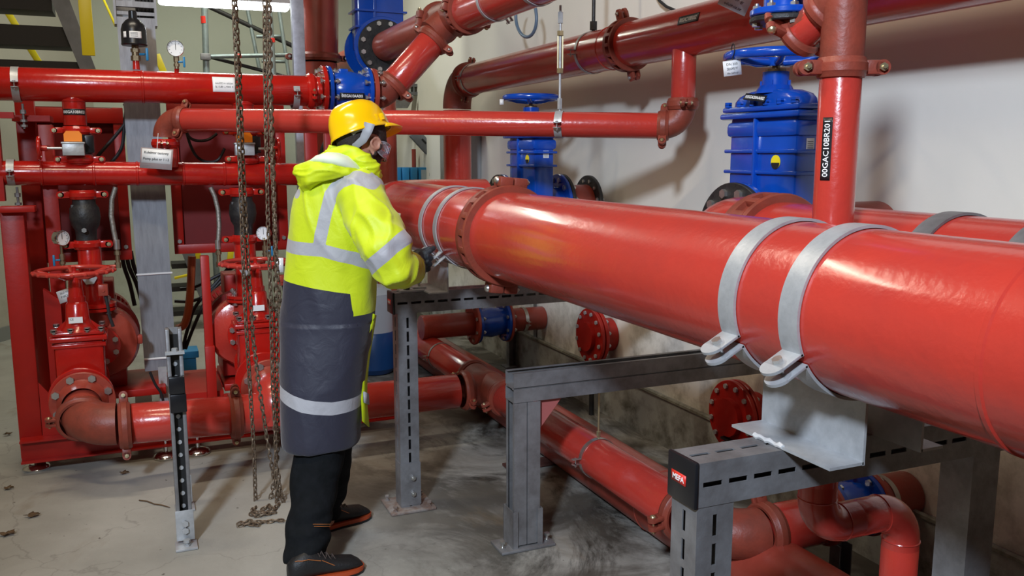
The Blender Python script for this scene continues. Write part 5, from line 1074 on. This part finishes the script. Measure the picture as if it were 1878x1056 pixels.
b.add(vs, [(i*3+k,(i+1)*3+k,(i+1)*3+k+1,i*3+k+1) for i in range(m_-1) for k in range(2)]); pk = b.build('peak', HY, helm, 60); s_ = pk.modifiers.new('t','SOLIDIFY'); s_.thickness = .004; s_.offset = 0
b = MB(); q0 = HH+fs_*(-1)*.0; sd = fs_ if fs_.dot(gd) < 0 else -fs_
for dx in (-.012,.012): b.box(HH+ff*(.045+dx)+sd*.094+hn*.030, (.014,.010,.026), (ff,sd,hn), .002)
b.build('accessory_slot', HY, helm)
b = MB(); b.box(HH+ff*.075+sd*.080+hn*-.004, (.006,.004,.016), (ff,sd,hn)); b.build('clip', HY, helm)
GRY = mat('grey_helmet_strap', (.26,.27,.30), .45)
b = MB(); sp = [pg(678,226,3.345), pg(674,240,3.338), pg(666,256,3.338), pg(653,267,3.345), pg(640,274,3.365), pg(628,272,3.40), pg(622,266,3.44)]
sp2 = []
for i in range(len(sp)-1):
    for k in range(4): sp2.append(sp[i].lerp(sp[i+1], k/4))
sp2.append(sp[-1]); b.tube(sp2, [.021-.0007*i if i < 12 else .0126 for i in range(len(sp2))], 12, flat=.16, up=RT); b.tube([pg(674,233,3.342), pg(662,236,3.342), pg(652,240,3.345), pg(646,246,3.35)], .007, 8, flat=.3, up=Z_); b.build('harness_strap', GRY, helm)
# goggles
b = MB(); vs = []; m_ = 25
for i in range(m_):
    g = math.radians(-88+176*i/(m_-1)); cc, ss = math.cos(g), math.sin(g); hgt = .030 if abs(g) < 1.1 else .030-.022*(abs(g)-1.1)/.44
    for e in (1,0,-1): vs.append(hp_(-.002+.122*cc, .083*ss, .000-.006+e*hgt*.85-(.006 if e < 0 else 0)))
b.add(vs, [(i*3+k,(i+1)*3+k,(i+1)*3+k+1,i*3+k+1) for i in range(m_-1) for k in range(2)])
LENS = mat('clear_goggle_plastic', (.95,.95,1), .05, trans=.93, ior=1.3, coat=.5); go = b.build('goggles', LENS, man, 60); s_ = go.modifiers.new('t','SOLIDIFY'); s_.thickness = .002
b = MB()
for e in (1,-1):
    pts = []
    for i in range(m_):
        g = math.radians(-88+176*i/(m_-1)); hgt = .030 if abs(g) < 1.1 else .030-.022*(abs(g)-1.1)/.44
        pts.append(hp_(-.002+.122*math.cos(g), .083*math.sin(g), -.006+e*hgt*.85-(.006 if e < 0 else 0)))
    b.tube(pts, .0022, 6)
for k in range(6): b.tube([hp_(.040+.009*k,.083*math.cos(.42+.06*k)+.001,.010), hp_(.040+.009*k,.083*math.cos(.42+.06*k)+.001,-.018)], .0012, 6)
b.build('goggle_rim', mat('clear_rim', (.75,.75,.85), .2, trans=.5), go)
# coat ------------------------------------------------------------
rows = [(306,596,684,.085),(318,572,694,.115),(335,552,702,.145),(360,540,706,.160),(390,534,704,.165),(430,530,700,.165),(470,527,694,.160),(520,522,690,.155),(560,520,689,.155),(600,519,684,.155),(650,519,674,.168),(700,518,668,.178),(750,518,662,.182),(790,519,659,.184),(808,520,658,.182)]
b = MB(); R_ = []
for (y, xl, xr, bd_) in rows:
    a_ = pg(xl,y,3.40); c_ = pg(xr,y,3.40); R_.append(((a_+c_)/2, (c_-a_).length/2, bd_, RT, gd))
ring_loft(b, R_, 56)
arm = [pg(640,342,3.34), pg(662,360,3.27), pg(690,415,3.18), pg(711,462,3.12), pg(718,487,3.11), pg(732,492,3.20), pg(745,490,3.30), pg(760,485,3.39)]; ar = [.085,.092,.094,.090,.084,.078,.068,.048]
b.tube(arm, ar, 32)
b.tube([pg(612,340,3.48), SL, ELl, HL], [.08,.088,.075,.055], 24)
cm = evald(b, .0075, 7)
def seg_d(p, pts):
    best = 1e9; bt = 0; L0 = 0
    for i in range(len(pts)-1):
        a_, c_ = pts[i], pts[i+1]; d_ = c_-a_; L = d_.length; t_ = max(0, min(1, (p-a_).dot(d_)/(L*L))); q = (p-(a_+d_*t_)).length
        if q < best: best = q; bt = L0+t_*L
        L0 += L
    return best, bt
def sz(x, y, G=3.245): p = pg(x,y,G); return V((p.dot(RT), p.z, 0))
waist = [sz(500,453), sz(528,455.5), sz(590,459), sz(648,475), sz(684,491), sz(720,505)]
strap = [sz(584,455), sz(596,400), sz(607,357), sz(614,345), sz(632,331,3.27), sz(655,326,3.29), sz(690,334,3.29)]
low = [sz(490,722), sz(521,729.5), sz(560,741.5), sz(610,749), sz(658,747.5), sz(690,744)]
yl = [sz(480,514), sz(523,521), sz(642,541), sz(645,583), sz(720,580)]
lsh = sz(534,356)
pxm = .00203
armlen = []; L0 = 0
for i in range(len(arm)): armlen.append(L0); L0 += (arm[i+1]-arm[i]).length if i+1 < len(arm) else 0
ub = V((.64,.77,0))
silver = []; yel = []; yv = []
bandc = sz(711,462,3.05)
me = cm; nm_ = [v.normal.copy() for v in me.vertices]
for v, nv in zip(me.vertices, nm_):
    p = v.co; d_, t_ = seg_d(p, arm); q = V((p.dot(RT), p.z, 0))
    # torso ellipse metric
    kk = 0
    while kk < len(R_)-2 and R_[kk+1][0].z > p.z: kk += 1
    r0_, r1_ = R_[kk], R_[kk+1]; ft = max(0, min(1, (r0_[0].z-p.z)/(r0_[0].z-r1_[0].z))); c_ = r0_[0].lerp(r1_[0], ft); a_ = r0_[1]*(1-ft)+r1_[1]*ft; bb_ = r0_[2]*(1-ft)+r1_[2]*ft
    mt_ = math.hypot((p-c_).dot(RT)/a_, (p-c_).dot(gd)/bb_)
    if p.z < arm[4].z-.14: mt_ = 0
    k = 0
    while k < len(arm)-2 and armlen[k+1] < t_: k += 1
    fr = (t_-armlen[k])/max(1e-5, armlen[k+1]-armlen[k]); rr = ar[k]*(1-fr)+ar[k+1]*fr
    is_arm = (d_/rr < mt_*1.02 and t_ > .055) and (p-arm[1]).dot(gd) < .25
    if is_arm:
        # sleeve band measured along the lower sleeve direction
        w = V((p.dot(RT), p.z, 0)); dirv = V((.64,-.77,0)); al = (w-bandc).dot(dirv); s1 = .025-abs(al)
        silver.append(max(s1 if t_ < armlen[4]+.02 else -.02, 11.5*pxm-seg_d(q, strap)[0] if (p.z > waist[0].y and t_ < .25) else -.02))
        cuff = .016-abs(t_-(L0-.075)); yel.append(.05 if cuff < 0 else -.02 if False else -cuff); 
    else:
        s1 = max(12.2*pxm-seg_d(q, waist)[0], 11.5*pxm-seg_d(q, strap)[0] if p.z > waist[0].y and (p-R_[3][0]).dot(gd) < .09 else -.02, 12.8*pxm-seg_d(q, low)[0], 9*pxm-(q-lsh).length)
        silver.append(s1)
        zz = yl[-1].y
        for i in range(len(yl)-1):
            if yl[i].x <= q.x <= yl[i+1].x: zz = yl[i].y+(yl[i+1].y-yl[i].y)*(q.x-yl[i].x)/(yl[i+1].x-yl[i].x)
        if q.x < yl[0].x: zz = yl[0].y
        yel.append(p.z-zz)
    # folds
    f1 = noise.noise(V((p.x*5, p.y*5, p.z*2.2)))*.010 + noise.noise(V((p.x*13, p.y*13, p.z*6)))*.005
    if is_arm: f1 = noise.noise(V((p.x*9+3, p.y*9, p.z*9)))*.011 + math.sin((p.z*46+p.dot(RT)*38))*.0035*max(0, min(1, (t_-.16)/.08)) + noise.noise(p*22)*.004
    elif p.z < .95: f1 = noise.noise(V((q.x*9, p.y*4, p.z*1.2)))*.012
    rg = (1-min(1, abs(noise.noise(V((q.x*7+p.z*3, p.z*2.2-q.x*2, p.y*4))))*3))**2; rg2 = (1-min(1, abs(noise.noise(V((p.x*11, p.y*11+5, p.z*7+q.x*6))))*3))**2
    f1 += rg*.007*(1 if p.z > .95 else .5)+(rg2*.008 if is_arm else 0)
    v.co = p+nv*f1
A1 = me.attributes.new('silver','FLOAT','POINT'); A2 = me.attributes.new('yellow','FLOAT','POINT')
A1.data.foreach_set('value', silver); A2.data.foreach_set('value', yel)
def coatmat():
    m = bpy.data.materials.new('hi_vis_coat_fabric'); m.use_nodes = True; nt = m.node_tree; N = nt.nodes; L = nt.links; b = N['Principled BSDF']
    def att(nm):
        a = N.new('ShaderNodeAttribute'); a.attribute_name = nm; g = N.new('ShaderNodeMath'); g.operation = 'GREATER_THAN'; g.inputs[1].default_value = 0; L.new(a.outputs['Fac'], g.inputs[0]); return g.outputs[0]
    x = N.new('ShaderNodeMix'); x.data_type = 'RGBA'; L.new(att('yellow'), x.inputs[0]); x.inputs[6].default_value = (.022,.023,.042,1); x.inputs[7].default_value = (.58,.70,.010,1)
    y = N.new('ShaderNodeMix'); y.data_type = 'RGBA'; s = att('silver'); L.new(s, y.inputs[0]); L.new(x.outputs[2], y.inputs[6]); y.inputs[7].default_value = (.40,.40,.43,1)
    L.new(y.outputs[2], b.inputs['Base Color']); b.inputs['Roughness'].default_value = .55; b.inputs['Sheen Weight'].default_value = .15
    tc = N.new('ShaderNodeTexCoord'); n = N.new('ShaderNodeTexNoise'); n.inputs['Scale'].default_value = 14; n.inputs['Detail'].default_value = 5; n.inputs['Distortion'].default_value = .8; L.new(tc.outputs['Object'], n.inputs['Vector'])
    bp = N.new('ShaderNodeBump'); bp.inputs['Strength'].default_value = .35; bp.inputs['Distance'].default_value = .012; L.new(n.outputs['Fac'], bp.inputs['Height']); L.new(bp.outputs['Normal'], b.inputs['Normal'])
    return m
COAT = coatmat(); coat = fin(me, 'coat', [COAT], man, root)
YF = mat('fluorescent_yellow_fabric', (.58,.70,.010), .55, 0, 0, bump=.3, bump_scale=14); LIN = mat('pale_hood_lining', (.72,.80,.62), .6)
# hood
def xloft(b, secs, n=28):
    vs = []
    for (x, yt, yb, gc, gh) in secs:
        a_ = pg(x,yt,gc); c_ = pg(x,yb,gc); m0 = (a_+c_)/2; hh = (a_-c_).length/2
        for k in range(n):
            t_ = 2*math.pi*k/n; cc, ss = math.cos(t_), math.sin(t_); vs.append(m0+gd*(gh*math.copysign(abs(cc)**.8, cc))+Z_*(hh*math.copysign(abs(ss)**.8, ss)))
    m_ = len(secs); b.add(vs, [(i*n+k, i*n+(k+1)%n, (i+1)*n+(k+1)%n, (i+1)*n+k) for i in range(m_-1) for k in range(n)]+[tuple(range(n))[::-1], tuple(range((m_-1)*n, m_*n))])
b = MB(); xloft(b, [(541,304,312,3.36,.03),(548,301,330,3.35,.06),(556,298,346,3.34,.08),(563,296,353,3.335,.095),(575,294,348,3.33,.11),(590,291,340,3.33,.115),(607,291,333,3.33,.115),(625,295,327,3.335,.11),(645,301,325,3.34,.10),(662,308,328,3.35,.09),(676,316,334,3.36,.06)])
b.tube([pg(590,290,3.36), pg(612,280,3.355), pg(632,280,3.34), pg(652,287,3.325), pg(668,297,3.32), pg(680,310,3.33), pg(687,325,3.37)], [.016,.022,.026,.030,.033,.034,.028], 16)
b.tube([pg(612,280,3.40), pg(620,285,3.50), pg(650,300,3.55), pg(680,318,3.52), pg(690,332,3.42)], [.03,.035,.035,.03,.025], 14)
hd_ = evald(b, .0045, 5)
for v, nv in zip(hd_.vertices, [v.normal.copy() for v in hd_.vertices]): v.co += nv*(noise.noise(V((v.co.x*14,v.co.y*14,v.co.z*30)))*.006+(1-min(1,abs(noise.noise(V((v.co.x*10,v.co.y*10,v.co.z*38+2))))*3))**2*.007)
hood = fin(hd_, 'hood', [YF], man, root)
b = MB(); xloft(b, [(572,293,300,3.33,.05),(585,284,300,3.32,.08),(602,279,304,3.31,.09),(622,280,308,3.31,.09),(640,286,312,3.315,.08),(655,296,316,3.33,.06),(666,306,318,3.34,.04)]); lin_ = b.build('hood_lining', LIN, hood)
# open front edge of the coat
b = MB(); L1 = [(684,575),(676,610),(669,645),(664,690),(662,730),(664,772)]; L2 = [(689,578),(682,620),(676,660),(672,700),(672,740),(676,783)]
vs = []
for (a_, c_) in zip(L1, L2): vs += [pg(*a_,3.36), pg(*c_,3.44)]
b.add(vs, [(2*i,2*i+1,2*i+3,2*i+2) for i in range(len(L1)-1)]); fl = b.build('front_facing', YF, man); s_ = fl.modifiers.new('t','SOLIDIFY'); s_.thickness = .004
b = MB(); b.add([pg(666,718,3.355),pg(674,722,3.435),pg(675,742,3.435),pg(667,738,3.355)], [(0,1,2,3)]); o_ = b.build('reflective_strip', mat('silver_reflective_tape', (.40,.40,.43), .5), fl); s_ = o_.modifiers.new('t','SOLIDIFY'); s_.thickness = .006
# trousers
b = MB()
ring_loft(b, [(hipc-Z_*.0,.13,.12,RT,gd),(pg(594,760,3.38),.135,.125,RT,gd),(pg(596,800,3.38),.13,.12,RT,gd)])
b.tube([pg(590,760,3.36), pg(588,830,3.335), pg(574,900,3.28), pg(569,950,3.22), pg(565,985,3.185), pg(562,1012,3.16), pg(556,1040,3.13)], [.098,.100,.093,.085,.088,.080,.074], 28)
b.tube([pg(606,760,3.43), pg(610,830,3.46), pg(611,875,3.49), pg(606,905,3.52), pg(603,925,3.54), pg(600,940,3.55)], [.09,.080,.070,.062,.055,.052], 24)
tm = evald(b, .0065, 5)
for v, nv in zip(tm.vertices, [v.normal.copy() for v in tm.vertices]):
    p = v.co; z = p.z; w_ = max(0, min(1, (.30-z)/.2)); v.co = p+nv*(noise.noise(V((p.x*9,p.y*9,p.z*14)))*.010+math.sin(z*75+noise.noise(p*6)*5)*.006*w_)
PANT = mat('black_work_trousers', (.005,.006,.007), .9, 0, .3, 30, (.009,.010,.012), .3, 40, spec=.15)
tr = fin(tm, 'trousers', [PANT], man, root)
STI = mat('orange_stitching', (.45,.14,.03), .6)
b = MB(); 
for dy in (0,4): b.tube([pg(566+dx, 961+dy+dx*.0, 3.13+.00008*(dx-20)**2) for dx in range(0,42,5)], .0010, 5)
b.build('stitching', STI, tr)
# shoes
def shoe(heel, d, L=.29):
    d = V(d).normalized(); s = Z_.cross(d); t_b = MB(); rows_ = [(-.0,.020,.030,.085),(.02,.036,.045,.105),(.06,.040,.048,.125),(.10,.040,.045,.12),(.14,.041,.040,.092),(.18,.046,.035,.074),(.22,.050,.030,.066),(.255,.046,.027,.058),(.28,.032,.020,.040),(.292,.014,.012,.022)]
    n = 22; vs = []
    for (x, hw, _, top) in rows_:
        for k in range(n):
            g = 2*math.pi*k/n; cc, ss = math.cos(g), math.sin(g); zc = .022+(top-.022)/2; zz = zc+(top-.022)/2*math.copysign(abs(ss)**.75, ss)
            w_ = hw*(1-.22*max(0, ss)); vs.append(V(heel)+d*x+s*(w_*math.copysign(abs(cc)**.7, cc))+Z_*zz)
    m_ = len(rows_); t_b.add(vs, [(i*n+k, i*n+(k+1)%n, (i+1)*n+(k+1)%n, (i+1)*n+k) for i in range(m_-1) for k in range(n)]+[tuple(range(n))[::-1], tuple(range((m_-1)*n, m_*n))])
    up_ = t_b.build('shoe', mat('black_shoe_leather', (.010,.010,.011), .5, 0, .3, 40, bump=.15, bump_scale=150), man, 50)
    b = MB(); out = []
    for (x, hw, _, _) in rows_: out.append((x, hw+.004))
    poly = [V(heel)+d*x+s*w_ for x, w_ in out]+[V(heel)+d*x-s*w_ for x, w_ in out[::-1]]
    b.prism(poly, Z_, .026); so = b.build('sole', mat('orange_sole', (.42,.06,.015), .5), up_)
    b = MB(); b.prism([p+(p-V(heel)-d*.15)*.015 for p in poly], Z_, .010); b.build('tread', BLKP, so)
    b = MB()
    for k in range(4):
        x = .105+.022*k; zt_ = .118-.012*k; b.tube([V(heel)+d*(x-.008)-s*.026+Z_*(zt_-.016), V(heel)+d*x+Z_*(zt_+.004), V(heel)+d*(x+.008)+s*.026+Z_*(zt_-.016)], .0026, 8); b.tube([V(heel)+d*(x+.012)-s*.026+Z_*(zt_-.020), V(heel)+d*x+Z_*(zt_+.006), V(heel)+d*(x-.010)+s*.026+Z_*(zt_-.014)], .0024, 8)
    b.build('laces', mat('dark_lace', (.05,.035,.03), .7), up_)
    b = MB(); b.tube([V(heel)+d*(.02+.012*k)-s*(.040)*(1 if k > 1 else .8)+Z_*(.105-.0*k-.004*max(0,k-4)) for k in range(9)], .0012, 5); b.tube([V(heel)+d*(.12+.012*k)-s*(.041)+Z_*(.09-.008*k) for k in range(6)], .0012, 5); b.build('stitching', STI, up_)
    return up_
h1 = at(524,1075,Z=0); shoe(h1+V((.01,0,0)), (.97,.10,0))
toe2 = at(677,945,Z=0); d2 = V((.95,.30,0)).normalized(); shoe(toe2-d2*.292-V((0,0,0)), d2)
# gloves
GLV = mat('dark_grey_glove', (.030,.036,.045), .6, 0, .3, 60, bump=.2, bump_scale=200)
def hand(parent, wr, pal, fingers, thumb):
    b = MB(); b.tube([wr, wr.lerp(pal,.5), pal], [.032,.036,.034], 16, flat=.75); b.ball(pal, 1, 16, (.036,.030,.036))
    for f_ in fingers: b.tube(f_, [.0125,.0125,.0120,.0105][:len(f_)], 12); b.ball(f_[-1], .0105 if len(f_) > 3 else .0115, 12)
    b.tube(thumb, [.014,.0125,.0105], 12); b.ball(thumb[-1], .0105, 12)
    m_ = evald(b, .0028, 3); return fin(m_, 'glove', [GLV], man, root)
G_ = 3.47
hand(man, pg(766,482,3.42), pg(773,473,G_), [
    [pg(774,467,G_-.01), pg(781,464,G_-.02), pg(788,460,G_-.01), pg(795,455,G_+.02)],
    [pg(778,472,G_-.02), pg(785,470,G_-.035), pg(789,473,G_-.02), pg(787,476,G_+.01)],
    [pg(778,480,G_-.02), pg(785,480,G_-.032), pg(788,484,G_-.02), pg(785,487,G_+.01)],
    [pg(776,488,G_-.015), pg(782,489,G_-.025), pg(785,493,G_-.01), pg(781,495,G_+.01)]],
    [pg(770,464,G_+.01), pg(777,461,G_+.04), pg(787,456,G_+.05)])
hand(man, pg(745,478,3.66), pg(760,476,3.70), [[pg(762+dx,470+4*k,3.70), pg(772+dx,468+5*k,3.70), pg(776,472+5*k,3.69), pg(775,475+5*k,3.67)] for k, dx in enumerate((0,1,1,0))], [pg(760,466,3.70), pg(767,461,3.69), pg(774,460,3.68)])
# ================================================================== CAMERA + LIGHT
cam = bpy.data.cameras.new('camera'); cam.sensor_width = 36; cam.lens = FPX*36/1878.; cam.clip_start = .05; cam.clip_end = 60
co = bpy.data.objects.new('camera', cam); C.objects.link(co); co.location = O; co.rotation_euler = (math.pi/2-PIT, 0, -YAW); bpy.context.scene.camera = co
cam.shift_x = 0; cam.shift_y = 0
def area(name, loc, target, size, power, col, sy=None):
    l = bpy.data.lights.new(name, 'AREA'); l.energy = power; l.color = col; l.size = size
    if sy: l.shape = 'RECTANGLE'; l.size_y = sy
    o = bpy.data.objects.new(name, l); C.objects.link(o); o.location = loc; o.rotation_euler = (V(target)-V(loc)).to_track_quat('-Z','Y').to_euler(); return o
sl = bpy.data.lights.new('studio_spot', 'SPOT'); sl.energy = 1600; sl.color = (.72,.84,1.0); sl.spot_size = math.radians(56); sl.spot_blend = .75; sl.shadow_soft_size = .26
so_ = bpy.data.objects.new('studio_spot', sl); C.objects.link(so_); so_.location = (-1.95,-1.38,3.95); so_.rotation_euler = (V((1.55,3.15,1.35))-V((-1.95,-1.38,3.95))).to_track_quat('-Z','Y').to_euler()
area('ceiling_tube_near', (-.5,1.9,4.05), (-.3,2.2,0), 1.5, 44, (1.0,.82,.56), .15)
area('ceiling_tube_mid', (-.2,4.1,4.05), (-.2,4.1,0), 1.5, 40, (1.0,.88,.70), .15)
area('ceiling_tube_far', (.8,7.8,3.9), (.8,7.8,0), 1.5, 55, (.95,1.0,.85), .15)
w = bpy.data.worlds.new('world'); bpy.context.scene.world = w; w.use_nodes = True; w.node_tree.nodes['Background'].inputs[0].default_value = (.75,.80,.9,1); w.node_tree.nodes['Background'].inputs[1].default_value = .03
sc = bpy.context.scene; sc.view_settings.view_transform = 'Standard'; sc.view_settings.look = 'None'; sc.view_settings.gamma = 1; sc.view_settings.exposure = 0.; sc.view_settings.use_curve_mapping = False
for o in bpy.data.objects:
    if '_root' in o: del o['_root']
